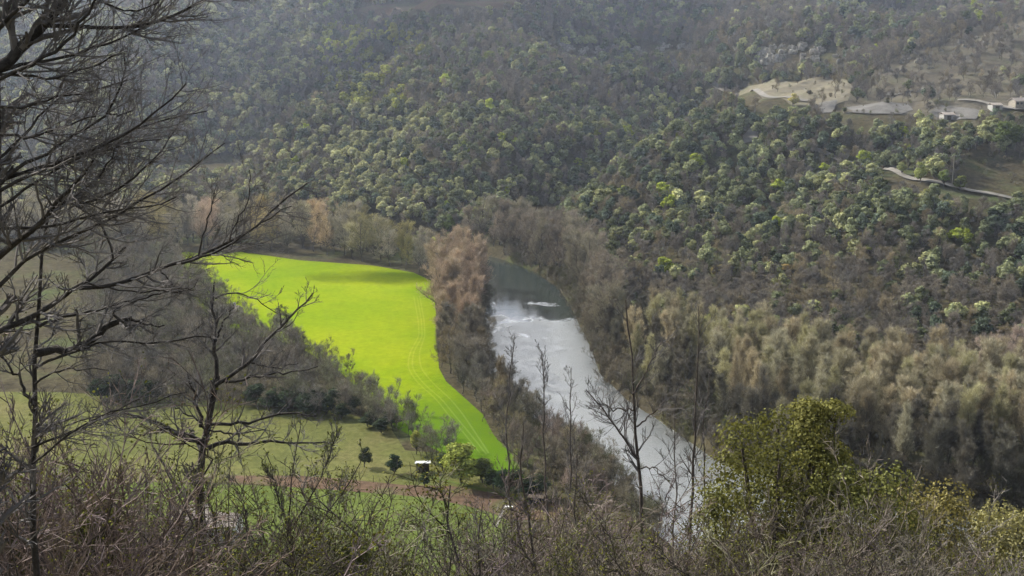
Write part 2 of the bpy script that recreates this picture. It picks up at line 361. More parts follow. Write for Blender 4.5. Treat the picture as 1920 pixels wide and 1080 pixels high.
SOIL = gp([(430, 892), (560, 892), (640, 898), (760, 910), (850, 912), (930, 926), (1060, 950), (1040, 975), (960, 975), (900, 955), (800, 933), (640, 920), (520, 912), (430, 905)])
sheet('ploughed_strip', SOIL, M['soil'], z=ZP+.06)
LAWN = gp([(-200, 905), (300, 905), (520, 912), (640, 920), (800, 933), (905, 952), (950, 975), (990, 1040), (1010, 1110), (900, 1180), (400, 1180), (-200, 1100)])
sheet('lawn', LAWN, M['lawn'], z=ZP+.045)
strip('garden_path', gp([(948, 945), (940, 965), (930, 990)]), .45, M['road'], z=ZP+.09, step=1)
strip('hedge_track', gp([(800, 893), (850, 905), (900, 917), (960, 934), (1010, 944)]), 1.0, M['lawn'], z=ZP+.09, step=2)
def hp(lst): return [tuple(hit(u, v)[:2]) for u, v in lst]
# pale open ground on the far spur
sheet('dry_field', hp([(1365, 178), (1400, 163), (1470, 152), (1560, 150), (1600, 156), (1590, 190), (1560, 202), (1480, 198), (1430, 186)]), M['dry'])
sheet('scrub_slope', hp([(1590, 165), (1660, 118), (1740, 82), (1860, 42), (1960, 20), (2060, 20), (2060, 215), (1900, 205), (1790, 225), (1700, 215), (1580, 215)]), M['scrub'], lift=.3)
for k, pl in enumerate(([(1535, 196), (1570, 190), (1562, 212), (1535, 214)], [(1585, 203), (1620, 199), (1700, 197), (1712, 208), (1690, 217), (1600, 215)], [(1740, 212), (1765, 200), (1840, 210), (1830, 226), (1770, 230)], [(1340, 60+200), (1395, 240), (1425, 235), (1415, 265), (1380, 275)][0:0])):
    if pl: sheet('gravel_patch', hp(pl), M['gravel'], lift=.55)
sheet('gravel_patch', hp([(1392, 258), (1408, 240), (1425, 240), (1418, 268), (1395, 272)]), M['gravel'], lift=.5)
sheet('ploughed_hilltop', hp([(640, 22), (740, 8), (840, 2), (960, 2), (1000, 12), (930, 20), (800, 27), (700, 30)]), M['soil'], lift=.5)
sheet('ploughed_hilltop', hp([(1850, 10), (1880, 3), (1960, 3), (1960, 16), (1890, 16)]), M['soil'], lift=.5)
ROAD1 = [(1335, 160), (1342, 170), (1375, 178), (1430, 182), (1480, 188), (1520, 192)]
ROAD2 = [(1480, 285), (1560, 297), (1640, 318), (1690, 333), (1740, 345), (1800, 356), (1860, 368), (1930, 382), (2050, 400)]
ROAD3 = [(1795, 190), (1840, 192), (1870, 202), (1900, 210), (1950, 212)]
strip('hill_road', hp(ROAD1), 3.5, M['road'], lift=.9)
strip('hill_road', hp(ROAD2), 3.4, M['road'], lift=.8)
strip('hill_road', hp(ROAD3), 3.5, M['road'], lift=.9)
strip('hill_road', hp([(1660, 182), (1690, 180), (1715, 172), (1745, 168)]), 2.5, M['road'], lift=.9)
strip('hill_road', hp([(1640, 125), (1720, 92), (1790, 62), (1860, 42), (1960, 20)]), 3, M['scrub'], lift=.9)

# ------------------------------------------------------------------ tree building kit
def tubes(P, R, m=3):
    """P (N,k,3) R (N,k) -> verts, quads"""
    N_, k, _ = P.shape
    T = np.gradient(P, axis=1); T /= np.linalg.norm(T, axis=2, keepdims=True)+1e-9
    ref = np.where(np.abs(T[..., 2:3]) > .9, np.array([1., 0, 0]), np.array([0, 0, 1.]))
    A_ = np.cross(T, ref); A_ /= np.linalg.norm(A_, axis=2, keepdims=True)+1e-9; B_ = np.cross(T, A_)
    a = np.arange(m)*2*math.pi/m
    V = P[:, :, None]+R[:, :, None, None]*(A_[:, :, None]*np.cos(a)[:, None]+B_[:, :, None]*np.sin(a)[:, None])
    i = np.arange(N_*k*m).reshape(N_, k, m); j = np.roll(i, -1, axis=2)
    F = np.stack([i[:, :-1], j[:, :-1], j[:, 1:], i[:, 1:]], -1).reshape(-1, 4)
    return V.reshape(-1, 3), F
def unit(v): return v/(np.linalg.norm(v, axis=-1, keepdims=True)+1e-9)
def grow(P, R, n, lenf, ang, up, wig, rng, tmin=.15, tmax=1., k=5, rf=.6, rmin=.004, taper=.3, L=None, bias=None, lmax=None):
    N_, kk, _ = P.shape
    t = rng.uniform(tmin, tmax, (N_, n)); 
    f = t*(kk-1); i = np.minimum(f.astype(int), kk-2); f = f-i
    ar = np.arange(N_)[:, None]
    b0 = P[ar, i]; b1 = P[ar, i+1]; base = b0+(b1-b0)*f[..., None]; T = unit(b1-b0)
    r0 = R[ar, i]*(1-f)+R[ar, i+1]*f
    PL = np.linalg.norm(np.diff(P, axis=1), axis=2).sum(1)[:, None]
    rv_ = rng.normal(size=T.shape); pr = unit(rv_-(rv_*T).sum(-1, keepdims=True)*T)
    a = np.radians(ang)*rng.uniform(.6, 1.3, (N_, n, 1))
    d = T*np.cos(a)+pr*np.sin(a)
    ln = (PL if L is None else L)*lenf*rng.uniform(.55, 1.2, (N_, n))*(1.15-.6*t)
    if lmax: ln = np.minimum(ln, lmax*rng.uniform(.7, 1, ln.shape))
    d = d.reshape(-1, 3); base = base.reshape(-1, 3); ln = ln.ravel(); r0 = np.maximum(r0.ravel()*rf, rmin)
    Q = [base]; cur = unit(d)
    upv = np.array([0, 0, 1.])
    for s in range(k-1):
        cur = unit(cur+rng.normal(size=cur.shape)*wig+upv*up+(0 if bias is None else np.asarray(bias)))
        Q.append(Q[-1]+cur*(ln/(k-1))[:, None])
    Q = np.stack(Q, 1); RR = r0[:, None]*np.linspace(1, taper, k)[None]
    return Q, RR
def slivers(P, rng, wid):
    """thin flat twigs along polylines start->end, one bent strip each: P (N,3,3)"""
    N_ = len(P); d = unit(P[:, -1]-P[:, 0]); s = unit(np.cross(d, rng.normal(size=d.shape)))*wid[:, None]*.5
    V = np.stack([P[:, 0]-s, P[:, 0]+s, P[:, 1]+s*.8, P[:, 1]-s*.8, P[:, 2]], 1).reshape(-1, 3)
    b_ = np.arange(N_)[:, None]*5
    return V, b_+np.array([[0, 1, 2, 3]]), b_+np.array([[3, 2, 4]])
def leaves(Cn, Nn, size, rng, jit=.6):
    n_ = len(Cn); N2 = unit(Nn+rng.normal(size=Nn.shape)*jit); a = unit(np.cross(N2, rng.normal(size=N2.shape))); b_ = np.cross(N2, a)
    s = (size*rng.uniform(.6, 1.3, n_))[:, None]
    V = np.stack([Cn-a*s, Cn-b_*s*.7, Cn+a*s, Cn+b_*s*.7], 1).reshape(-1, 3)
    return V, np.arange(n_*4).reshape(-1, 4)
def cat(parts):
    """parts: list of (V, F) -> V, list of faces"""
    off = 0; VV = []; FF = []
    for p in parts:
        VV.append(p[0]); FF += [f+off for f in p[1:]]; off += len(p[0])
    return np.concatenate(VV), FF
def stem(h, r, rng, k=8, lean=.03, m=6, x=0, y=0, top=.15):
    z = np.linspace(-.5, h, k); w_ = np.cumsum(rng.normal(size=(k, 2))*h*lean, 0); w_ -= w_[0]
    P = np.stack([x+w_[:, 0], y+w_[:, 1], z], 1)[None]; R = (r*np.linspace(1, top, k))[None]
    return P, R
ICO = None
def ico():
    global ICO
    if ICO is None:
        import bmesh
        bm = bmesh.new(); bmesh.ops.create_icosphere(bm, subdivisions=2, radius=1)
        ICO = (np.array([v.co[:] for v in bm.verts]), np.array([[v.index for v in f.verts] for f in bm.faces])); bm.free()
    return ICO
def proto_oak(seed, h=6.5, wd=3.4, nl=9, per=75, ls=.34, trunkh=1.6, core=.72, shape=1.0):
    """evergreen: lumpy crown of leaf clumps, trunk with forks"""
    g = RS(seed); lum = []
    for i in range(nl):
        a = g.uniform(0, 2*math.pi); q = math.sqrt(g.uniform(0, 1)); zz = g.uniform(0, 1)**(1 if nl < 20 else .8)
        rr = wd*.62*q*(1.05-.55*zz*shape); lr = wd*g.uniform(.30, .48)*(1.05-.3*zz)*(1 if nl < 20 else (14/nl)**.33)
        lum.append((rr*math.cos(a), rr*math.sin(a), trunkh+lr*.7+zz*(h-trunkh-lr*1.6), lr))
    lum = np.array(lum); iv, if_ = ico(); parts = []
    for (cx, cy, cz, r) in lum:
        if core:
            wv = iv*(1+.22*g.normal(size=(len(iv), 1)))*r*core*np.array([1, 1, .85])+[cx, cy, cz]; parts.append((wv, if_))
        n_ = int(per*(r/(wd*.38))**2); d = unit(g.normal(size=(n_, 3))); d[:, 2] = np.where(d[:, 2] < -.3, -d[:, 2]*.5, d[:, 2]); d = unit(d)
        rad = r*g.uniform(.72, 1.12, (n_, 1)); p = d*rad*np.array([1, 1, .88])+[cx, cy, cz]
        parts.append(leaves(p, d, ls, g, .35))
    crown = cat(parts)
    P, R = stem(h*.75, .17*h/6.5, g, 6, .02, 5)
    tp = [tubes(P, R, 5)]
    LP = []; 
    for (cx, cy, cz, r) in lum[:12]: LP.append([[P[0, 2, 0], P[0, 2, 1], trunkh*.8], [cx*.5, cy*.5, (trunkh+cz)*.5], [cx, cy, cz]])
    LP = np.array(LP); tp.append(tubes(LP, np.tile([.08, .06, .03], (len(LP), 1))*h/6.5, 4))
    return cat(tp), crown
def proto_bare(seed, h=9., n1=14, n2=8, n3=11, tw=.055, tl=1.5, spread=50, up=.12, tmin=.25, r=.14, lenf=.5, stems=1, l3=None):
    """leafless tree or shrub seen from afar: limbs are tubes, twigs are thin strips"""
    g = RS(seed); Ps, Rs = [], []
    for i in range(stems):
        P, R = stem(h*(.82 if stems == 1 else g.uniform(.55, .9)), r/math.sqrt(stems), g, 8, .025 if stems == 1 else .07, x=g.normal()*.12*h*(stems > 1), y=g.normal()*.12*h*(stems > 1)); Ps.append(P); Rs.append(R)
    P = np.concatenate(Ps); R = np.concatenate(Rs)
    A1 = grow(P, R, max(2, n1//stems), lenf, spread, up, .14, g, tmin=tmin, k=6, rmin=.03)
    A2 = grow(*A1, n2, .5, 45, up, .2, g, k=4, rmin=.02, tmin=.2)
    src = np.concatenate([A2[0], A1[0][:, [0, 2, 4, 5]]]); srr = np.concatenate([A2[1], A1[1][:, [0, 2, 4, 5]]])
    A3 = grow(src, srr, n3, 1, 42, up, .25, g, k=3, rmin=.01, tmin=.2, L=tl)
    wood = cat([tubes(P, R, 5), tubes(A1[0], A1[1], 4)])
    n_ = len(A3[0])
    tw_ = cat([tubes(A2[0], A2[1], 3), slivers(A3[0], g, tw*g.uniform(.6, 1.2, n_))])
    return wood, tw_
def src_mesh(name, wood, crown, mw, mc, coll=None):
    V = np.concatenate([wood[0], crown[0]]); F = list(wood[1]) + [f+len(wood[0]) for f in crown[1]]
    mi = np.concatenate([np.zeros(sum(len(f) for f in wood[1]), int), np.ones(sum(len(f) for f in crown[1]), int)])
    o = mk(name, V, F, [mw, mc], mi=mi, link=False)
    if coll: coll.objects.link(o)
    return o
class Proto:
    def __init__(s, kind, wood, crown, mc, crown_name='crown', mw=None, trunk_name='trunk', height=None):
        s.kind = kind; s.wood, s.crown = wood, crown
        s.wm = mk('trunk', wood[0], wood[1], mw or M['trunk'], link=False, smooth=True).data
        s.cm = mk(crown_name, crown[0], crown[1], mc, link=False).data
        s.tn, s.cn = trunk_name, crown_name; s.h = height or float(crown[0][:, 2].max())
def plant(pr, x, y, h, label, cat_, group=None, tint=(1, 1, 1), rz=0, wide=1., z=None, kind=None):
    s = h/pr.h; zz = float(H(x, y)) if z is None else z
    r = empty(kind or pr.kind, (x, y, zz-.1), rz); r.scale = (s*wide, s*wide, s)
    tag(r, label, cat_, group)
    for nm, me in ((pr.tn, pr.wm), (pr.cn, pr.cm)):
        o = bpy.data.objects.new(nm, me); C.objects.link(o); o.parent = r; o.color = (*tint, 1)
    return r
def plant_many(prs, X, Y, Hh, tints, label, cat_, group, seed, kinds=None):
    g = RS(seed); Z = H(X, Y)
    for i in range(len(X)):
        plant(prs[g.randint(len(prs))], X[i], Y[i], Hh[i], label, cat_, group, tints[i], g.uniform(0, 6.28), g.uniform(.85, 1.2), z=float(Z[i]), kind=kinds)
def stuff_wood(name, label, sources, X, Y, Hh, tints, seed):
    """one uncountable wood: points that carry trees"""
    g = RS(seed); n_ = len(X)
    col = bpy.data.collections.new(name+'_sources')
    for o in sources: col.objects.link(o)
    me = bpy.data.meshes.new(name); me.vertices.add(n_); me.vertices.foreach_set('co', np.c_[X, Y, H(X, Y)-.1].astype(np.float32).ravel())
    a = me.attributes.new('tint', 'FLOAT_COLOR', 'POINT'); a.data.foreach_set('color', np.c_[tints, np.ones(n_)].astype(np.float32).ravel())
    a = me.attributes.new('pick', 'INT', 'POINT'); a.data.foreach_set('value', g.randint(0, len(sources), n_).astype(np.int32))
    a = me.attributes.new('rotz', 'FLOAT_VECTOR', 'POINT'); a.data.foreach_set('vector', np.c_[np.zeros(n_), np.zeros(n_), g.uniform(0, 6.28, n_)].astype(np.float32).ravel())
    sw = g.uniform(.85, 1.2, n_)
    a = me.attributes.new('size', 'FLOAT_VECTOR', 'POINT'); a.data.foreach_set('vector', np.c_[Hh*sw, Hh*sw, Hh].astype(np.float32).ravel())
    o = bpy.data.objects.new(name, me); C.objects.link(o)
    ng = bpy.data.node_groups.new(name, 'GeometryNodeTree')
    ng.interface.new_socket('Geometry', in_out='INPUT', socket_type='NodeSocketGeometry'); ng.interface.new_socket('Geometry', in_out='OUTPUT', socket_type='NodeSocketGeometry')
    Nn = ng.nodes; gi = Nn.new('NodeGroupInput'); go = Nn.new('NodeGroupOutput'); ip = Nn.new('GeometryNodeInstanceOnPoints'); ci = Nn.new('GeometryNodeCollectionInfo')
    ci.inputs['Collection'].default_value = col; ci.inputs['Separate Children'].default_value = True; ci.inputs['Reset Children'].default_value = True
    ip.inputs['Pick Instance'].default_value = True
    def at_(nm, ty):
        q = Nn.new('GeometryNodeInputNamedAttribute'); q.data_type = ty; q.inputs['Name'].default_value = nm; return q.outputs[0]
    ng.links.new(gi.outputs[0], ip.inputs['Points']); ng.links.new(ci.outputs[0], ip.inputs['Instance'])
    ng.links.new(at_('pick', 'INT'), ip.inputs['Instance Index']); ng.links.new(at_('rotz', 'FLOAT_VECTOR'), ip.inputs['Rotation']); ng.links.new(at_('size', 'FLOAT_VECTOR'), ip.inputs['Scale'])
    ng.links.new(ip.outputs[0], go.inputs[0])
    md = o.modifiers.new('wood', 'NODES'); md.node_group = ng
    tag(o, label, 'wood', None, 'stuff'); return o

# far prototypes, unit heights recorded by Proto.h
OAK = [Proto('evergreen_oak', *proto_oak(100+i, h=6.5+.5*(i % 3), wd=3.2+.3*(i % 2), trunkh=1.4), M['fleaf']) for i in range(5)]
BARE = [Proto('bare_tree', *proto_bare(200+i, h=8+(i % 3)), M['twig']) for i in range(5)]
THK = [Proto('bare_tree', *proto_bare(230+i, h=8, n1=20, n2=7, n3=8, stems=4, spread=38, tmin=.08, up=.16, tl=1.4, tw=.05, lenf=.5), M['twig']) for i in range(4)]
POP = [Proto('poplar_tree', *proto_bare(260+i, h=22, n1=40, n2=11, n3=14, tw=.05, tl=1.8, spread=30, up=.22, tmin=.2, r=.2, lenf=.36), M['twig']) for i in range(4)]
BRO = [Proto('broad_tree', *proto_bare(280+i, h=20, n1=32, n2=10, n3=11, tw=.06, tl=1.6, spread=50, up=.10, tmin=.2, r=.28, lenf=.42), M['twig']) for i in range(3)]
LEAFY = [Proto('leafy_tree', *proto_oak(300+i, h=9, wd=4.0, nl=16, per=170, ls=.24, trunkh=1.6, core=.6), M['fleaf']) for i in range(3)]

# ------------------------------------------------------------------ unseen clouds added towards the sun to shade chosen ground
M['cloud'] = leafmat('cloud_vapour', 'fixed', (.85, .86, .88), trans=.25, var=0, tcol=(1, 1, 1))
def cloud(name, tx, ty, rx, ry, label, seed, alt=900):
    g = RS(seed); k = alt/math.tan(SUN_EL); cx, cy = tx+math.sin(SUN_AZ)*k, ty+math.cos(SUN_AZ)*k; iv, if_ = ico(); parts = []
    for i in range(46):
        a = g.uniform(0, 6.28); q = math.sqrt(g.uniform()); r_ = min(rx, ry)*g.uniform(.22, .42)*(1.1-.5*q)
        parts.append((iv*(1+.12*g.normal(size=(len(iv), 1)))*r_*np.array([1.2, 1.2, .55])+[q*rx*math.cos(a), q*ry*math.sin(a), g.uniform(0, .25)*r_], if_))
    V, F = cat(parts); tag(mk(name, V, F, M['cloud'], smooth=True, loc=(cx, cy, alt)), label, 'cloud', None, 'stuff')
cloud('cloud', 60, 900, 230, 105, 'broad unseen cloud added to shade the central hill', 21)
cloud('cloud', 370, 980, 230, 110, 'broad unseen cloud added to shade the upper right hill', 22)
cloud('cloud', -44, 446, 30, 11, 'small unseen cloud puff added to shade a patch of the bright field', 23, 420)
# ------------------------------------------------------------------ hillside woods
CLEAR = [  # picture areas where open ground shows: no crown may stand over them
    [(1340, 172), (1372, 180), (1400, 162), (1470, 150), (1590, 148), (1598, 170), (1585, 188), (1500, 194), (1430, 188), (1345, 178)],
    [(1535, 194), (1715, 192), (1715, 216), (1590, 218), (1535, 212)], [(1745, 200), (1845, 205), (1840, 228), (1765, 228)],
    [(1650, 316), (1700, 326), (1800, 348), (1930, 372), (1930, 386), (1800, 364), (1690, 342), (1645, 330)],
    [(1395, 242), (1425, 240), (1418, 268), (1392, 268)], [(1790, 183), (1930, 195), (1930, 215), (1800, 205)],
    [(640, 22), (740, 8), (860, -4), (1000, -4), (960, 14), (800, 24), (700, 28)], [(1850, 10), (1880, -4), (1960, -4), (1960, 12)],
    [(1800, 290), (1920, 300), (1930, 350), (1860, 345), (1800, 330)], [(1422, 94), (1480, 86), (1560, 96), (1592, 128), (1540, 116), (1480, 114), (1424, 118)], [(1050, 92), (1130, 89), (1130, 99), (1050, 102)], [(1180, 88), (1290, 86), (1290, 95), (1180, 99)]]
SPARSE = [(1590, 165), (1660, 118), (1740, 82), (1860, 42), (1960, 20), (2060, 20), (2060, 215), (1900, 205), (1790, 225), (1700, 215), (1580, 215)]
g = RS(11)
sp = 5.2
hx, hy = np.meshgrid(np.arange(-620, 620, sp), np.arange(300, 1260, sp)); hx = hx.ravel()+g.uniform(-2.6, 2.6, hx.size); hy = hy.ravel()+g.uniform(-2.6, 2.6, hy.size)
hz = H(hx, hy)
hu, hv = proj(np.c_[hx, hy, hz+4])
PLAINW = [(-400, 320), (300, 320), (860, 365), (930, 440), (840, 480), (812, 470), (650, 435), (480, 422), (-400, 422)], [(1085, 450), (1150, 595), (1300, 640), (1500, 690), (1700, 730), (1900, 752), (2200, 790), (2200, 620), (1900, 600), (1500, 560), (1200, 490)]
ok = ((hz > ZP+1.2) | inpoly(hu, hv, PLAINW[0]) | inpoly(hu, hv, PLAINW[1])) & (hu > -160) & (hu < 2080) & (hv > -70)
hx, hy, hz, hu, hv = [a[ok] for a in (hx, hy, hz, hu, hv)]
nu = noise2(hx, hy, 55, 2); nu2 = noise2(hx, hy, 18, 3)
# share of evergreen crowns by place
ev = np.full(len(hx), .55)
ev = np.where((hu < 700) & (hv < 340), .52, ev)
ev = np.where((hu > 560) & (hu < 1150) & (hv > 200) & (hv < 420), .72, ev)
ev = np.where((hu > 1000) & (hv > 210) & (hv < 430), .68, ev)
ev = np.where((hv > 450) & (hu > 1150), .30, ev)
ev = np.where((hv > 520) & (hu > 1300), .12, ev)
ev = np.where((hu > 780) & (hv < 170), .30, ev)
ev = np.where((hu > 760) & (hu < 1200) & (hv > 90) & (hv < 200), .35, ev)
ev = np.where((hu > 1200) & (hv < 130), .22, ev)
keep = np.ones(len(hx), bool)
for dz in (.5, 3, 6.5):
    uu, vv = proj(np.c_[hx, hy, hz+dz])
    for pl in CLEAR: keep &= ~inpoly(uu, vv, pl)
spz = inpoly(hu, hv, SPARSE); keep &= ~(spz & (g.uniform(size=len(hx)) > .32))
rivd = distline(hx, hy, RIV, True); keep &= rivd > 3.5
isev = (g.uniform(size=len(hx))+nu*.28 < ev) & ~(spz & (g.uniform(size=len(hx)) < .8))
def pick(c, sel): return [a[sel] for a in c]
allc = (hx, hy, hz, hu, hv, nu2)
def oak_tint(u, v, nz, g):
    n_ = len(u); c = np.tile([.115, .13, .072], (n_, 1)); r = g.uniform(size=(n_, 1))
    c = np.where(r > .55, [.175, .19, .105], c); c = np.where(r > .82, [.25, .255, .13], c); c = np.where(r < .2, [.08, .10, .07], c)
    hot = (g.uniform(size=n_) > .985)[:, None]; c = np.where(hot, [.26, .30, .05], c)
    lf = ((u < 760) & (v < 200) & (v > 50) & (u > 600))[:, None] & (r > .4); c = np.where(lf, [.25, .26, .07], c); lf = ((u < 800) & (v < 420))[:, None] & (r > .35); c = np.where(lf & ~((u > 600) & (v < 200))[:, None], [.27, .27, .15], c)  # left hill crowns turned yellow and cream: sunlit tone put into the tint
    return c*g.uniform(.8, 1.25, (n_, 1))*(1+.25*nz[:, None])*1.2
def bare_tint(u, v, nz, g):
    n_ = len(u); c = np.tile([.19, .17, .155], (n_, 1)); r = g.uniform(size=(n_, 1))
    c = np.where(r > .6, [.215, .19, .16], c); c = np.where(r > .9, [.26, .22, .155], c); c = np.where(r < .25, [.16, .15, .145], c)
    return c*g.uniform(.85, 1.15, (n_, 1))
inview = (hu > -20) & (hu < 1940) & (hv > 0)
for kind_, sel, prs, tf, mw_, mc_, nm in (
        ('evergreen', keep & isev, OAK, oak_tint, M['trunk'], M['fleafi'], 'evergreen_wood'),
        ('bare', keep & ~isev, BARE, bare_tint, M['trunk'], M['twigi'], 'bare_wood')):
    x_, y_, z_, u_, v_, n_ = pick(allc, sel); iv_ = inview[sel]
    size = g.uniform(5.6, 9.6, len(x_))*(1 + .25*np.clip((y_-600)/400, 0, 1)) * (1.0 if kind_ == 'evergreen' else 1.12)
    tn = tf(u_, v_, n_, g)
    order = np.argsort(np.where(iv_, y_, 1e6)/size); near = np.zeros(len(x_), bool); near[order[:295]] = True
    if kind_ == 'evergreen':
        plant_many(prs, x_[near], y_[near], size[near], tn[near], 'round olive green evergreen oak on the right lower hillside above the river belt', 'tree', 'evergreen oaks of the lower hillside', 31)
    else:
        plant_many(prs, x_[near], y_[near], size[near], tn[near], 'leafless grey brown tree at the foot of the right hillside', 'tree', 'leafless trees at the hill foot', 32)
    far = ~near; srcs = []
    for i, p in enumerate(prs):
        wv = (p.wood[0]/p.h, p.wood[1]); cv = (p.crown[0]/p.h, p.crown[1])
        srcs.append(src_mesh('%s_source' % kind_, wv, cv, mw_, mc_))
    stuff_wood(nm, 'dense %s wood covering the far hillsides' % ('olive green evergreen oak' if kind_ == 'evergreen' else 'leafless grey'), srcs, x_[far], y_[far], size[far], tn[far], 33)

# ------------------------------------------------------------------ belts on the valley floor
def fill(polypx, spacing, seed, z=ZP, jit=.35):
    poly = gp(polypx, z); g = RS(seed); a = np.array(poly)
    X, Y = np.meshgrid(np.arange(a[:, 0].min(), a[:, 0].max(), spacing), np.arange(a[:, 1].min(), a[:, 1].max(), spacing))
    X = X.ravel()+g.uniform(-jit, jit, X.size)*spacing; Y = Y.ravel()+g.uniform(-jit, jit, Y.size)*spacing
    k_ = inpoly(X, Y, poly) & ~inpoly(X, Y, RIV) & (distline(X, Y, RIV, True) > 1.5)
    return X[k_], Y[k_]
def tints(n_, cols, g, amt=.12):
    cols = np.array(cols); return cols[g.randint(len(cols), size=n_)]*g.uniform(1-amt, 1+amt, (n_, 1))
GREY = [(.21, .19, .17), (.23, .205, .175), (.19, .18, .165)]
TAN = [(.40, .37, .27), (.37, .35, .27), (.40, .36, .27)]
g = RS(41)
# far line beyond the bright field
X, Y = fill([(-150, 424), (300, 428), (480, 432), (650, 450), (800, 490), (812, 520), (740, 500), (650, 488), (560, 480), (450, 468), (300, 470), (-150, 466)], 8.5, 42)
keepf = ~inpoly(X, Y, FIELD)
X, Y = X[keepf], Y[keepf]
U, V_ = proj(np.c_[X, Y, np.full(len(X), ZP)])
hgt = np.interp(U, [-150, 400, 600, 700, 790], [20, 21, 21, 20, 18])*g.uniform(.8, 1.08, len(X))
tc = tints(len(X), [(.36, .33, .28), (.33, .30, .25), (.38, .35, .25)], g)
for uc, wd_, c in ((600, 22, (.46, .36, .25)), (392, 16, (.42, .33, .27)), (690, 18, (.33, .30, .16)), (755, 18, (.33, .30, .14)), (490, 20, (.40, .33, .17)), (300, 25, (.35, .30, .16))):
    tc[np.abs(U-uc) < wd_] = c
plant_many(BRO+POP[:1], X, Y, hgt, tc, 'tall leafless tree in the row along the far edge of the bright green field', 'tree', 'tree row beyond the bright green field', 43)
# between field edge and river
X, Y = fill([(818, 530), (870, 508), (905, 535), (905, 600), (900, 640), (912, 700), (945, 750), (1010, 798), (922, 800), (876, 748), (838, 716), (825, 690), (819, 600)], 5.2, 44)
U, V_ = proj(np.c_[X, Y, np.full(len(X), ZP)])
hgt = np.interp(V_, [520, 600, 660, 720, 800], [22.5, 21, 18, 15, 11])*g.uniform(.8, 1.08, len(X))
tc = np.where((V_ < 655)[:, None], tints(len(X), [(.42, .33, .26), (.38, .31, .24), (.40, .31, .25)], g), tints(len(X), GREY+[(.22, .18, .12)], g))
plant_many(BRO+POP, X, Y, hgt, tc, 'slender budding tree in the strip between the bright field and the river', 'tree', 'trees between the bright field and the river', 45)
# rounded crowns on the far bank upstream
X, Y = fill([(880, 448), (960, 450), (1085, 480), (1150, 560), (1150, 650), (1112, 650), (1089, 605), (1071, 570), (1050, 540), (1010, 512), (950, 487), (900, 476)], 6.2, 46)
hgt = g.uniform(16, 23, len(X))
plant_many(BRO, X, Y, hgt, tints(len(X), [(.27, .23, .19), (.24, .21, .18), (.25, .23, .18)], g), 'broad grey brown leafless tree on the far bank at the upstream bend', 'tree', 'broad trees on the upstream far bank', 47)
# poplar belt along the right bank
X, Y = fill([(1110, 640), (1129, 700), (1181, 750), (1259, 800), (1346, 862), (1520, 918), (1920, 985), (2150, 1000), (2150, 800), (1900, 765), (1700, 740), (1500, 700), (1300, 650), (1150, 605)], 5.9, 48)
U, V_ = proj(np.c_[X, Y, np.full(len(X), ZP)])
hgt = np.interp(U, [1100, 1300, 1700, 2000], [17, 18.5, 20, 21])*g.uniform(.88, 1.06, len(X))
tc = tints(len(X), TAN+[(.38, .36, .23), (.40, .345, .25)], g, .08)*.93
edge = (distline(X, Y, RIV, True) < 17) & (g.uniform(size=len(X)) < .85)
tc[edge] = tints(int(edge.sum()), [(.15, .14, .12), (.17, .155, .13), (.13, .125, .105)], g); hgt[edge] *= g.uniform(.65, .95, int(edge.sum()))  # trees near the water tinted darker: shade of the lower belt put into colour
print('poplars', len(X))
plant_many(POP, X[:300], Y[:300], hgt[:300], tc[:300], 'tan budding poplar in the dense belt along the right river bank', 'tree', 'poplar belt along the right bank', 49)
X, Y = fill([(1181, 745), (1259, 795), (1346, 852), (1520, 905), (1920, 972), (2050, 980), (2050, 880), (1920, 870), (1520, 810), (1300, 740)], 5.0, 148)
plant_many(THK, X, Y, g.uniform(3, 7, len(X)), tints(len(X), [(.13, .125, .10), (.11, .12, .075), (.16, .145, .12)], g), 'low grey thicket bush growing under the poplar belt', 'shrub', 'undergrowth of the poplar belt', 149, 'thicket_bush')
X, Y = fill([(1840, 700), (1940, 680), (2020, 700), (2000, 740), (1850, 745)], 6, 50)
plant_many(BRO, X, Y, g.uniform(12, 16, len(X)), tints(len(X), [(.36, .29, .25), (.33, .27, .24)], g), 'pinkish budding tree at the hill foot beyond the poplar belt', 'tree', 'pinkish trees beyond the poplars', 51)
# scrub hanging over both banks
for side, (ln_, u_lo, u_hi, off_) in enumerate(((RB, 900, 1960, 1.5), (LB, 860, 1240, -1.5))):
    a = np.array(ln_); seg = np.hypot(*(a[1:]-a[:-1]).T); cum = np.r_[0, np.cumsum(seg)]; s_ = np.arange(0, cum[-1], 1.5)
    bx_, by_ = np.interp(s_, cum, a[:, 0]), np.interp(s_, cum, a[:, 1]); tx, ty = np.gradient(bx_), np.gradient(by_); l_ = np.hypot(tx, ty)
    o_ = np.where(g.uniform(size=len(s_)) > .5, g.uniform(-.8, 1.2, len(s_)), g.uniform(1.2, 5, len(s_)))*(1 if side == 0 else -1); bx_ = bx_-ty/l_*o_; by_ = by_+tx/l_*o_
    U, V_ = proj(np.c_[bx_, by_, np.full(len(bx_), 1.)]); k_ = (U > u_lo) & (U < u_hi) & (V_ > 480) & (V_ < 1060)
    n_ = int(k_.sum()); open('/tmp/bank.txt','a').write('%d %d %s %s\n' % (side, n_, (bx_[:5], by_[:5]), H(bx_[k_][:8], by_[k_][:8])))
    plant_many(THK, bx_[k_], by_[k_], g.uniform(3.5, 9, n_), tints(n_, [(.17, .155, .13), (.13, .13, .085), (.20, .175, .14), (.22, .20, .16)], g), 'low leafless willow scrub leaning over the %s river bank' % ('right' if side == 0 else 'left'), 'shrub', 'willow scrub along the %s bank' % ('right' if side == 0 else 'left'), 56+side, 'bank_willow')
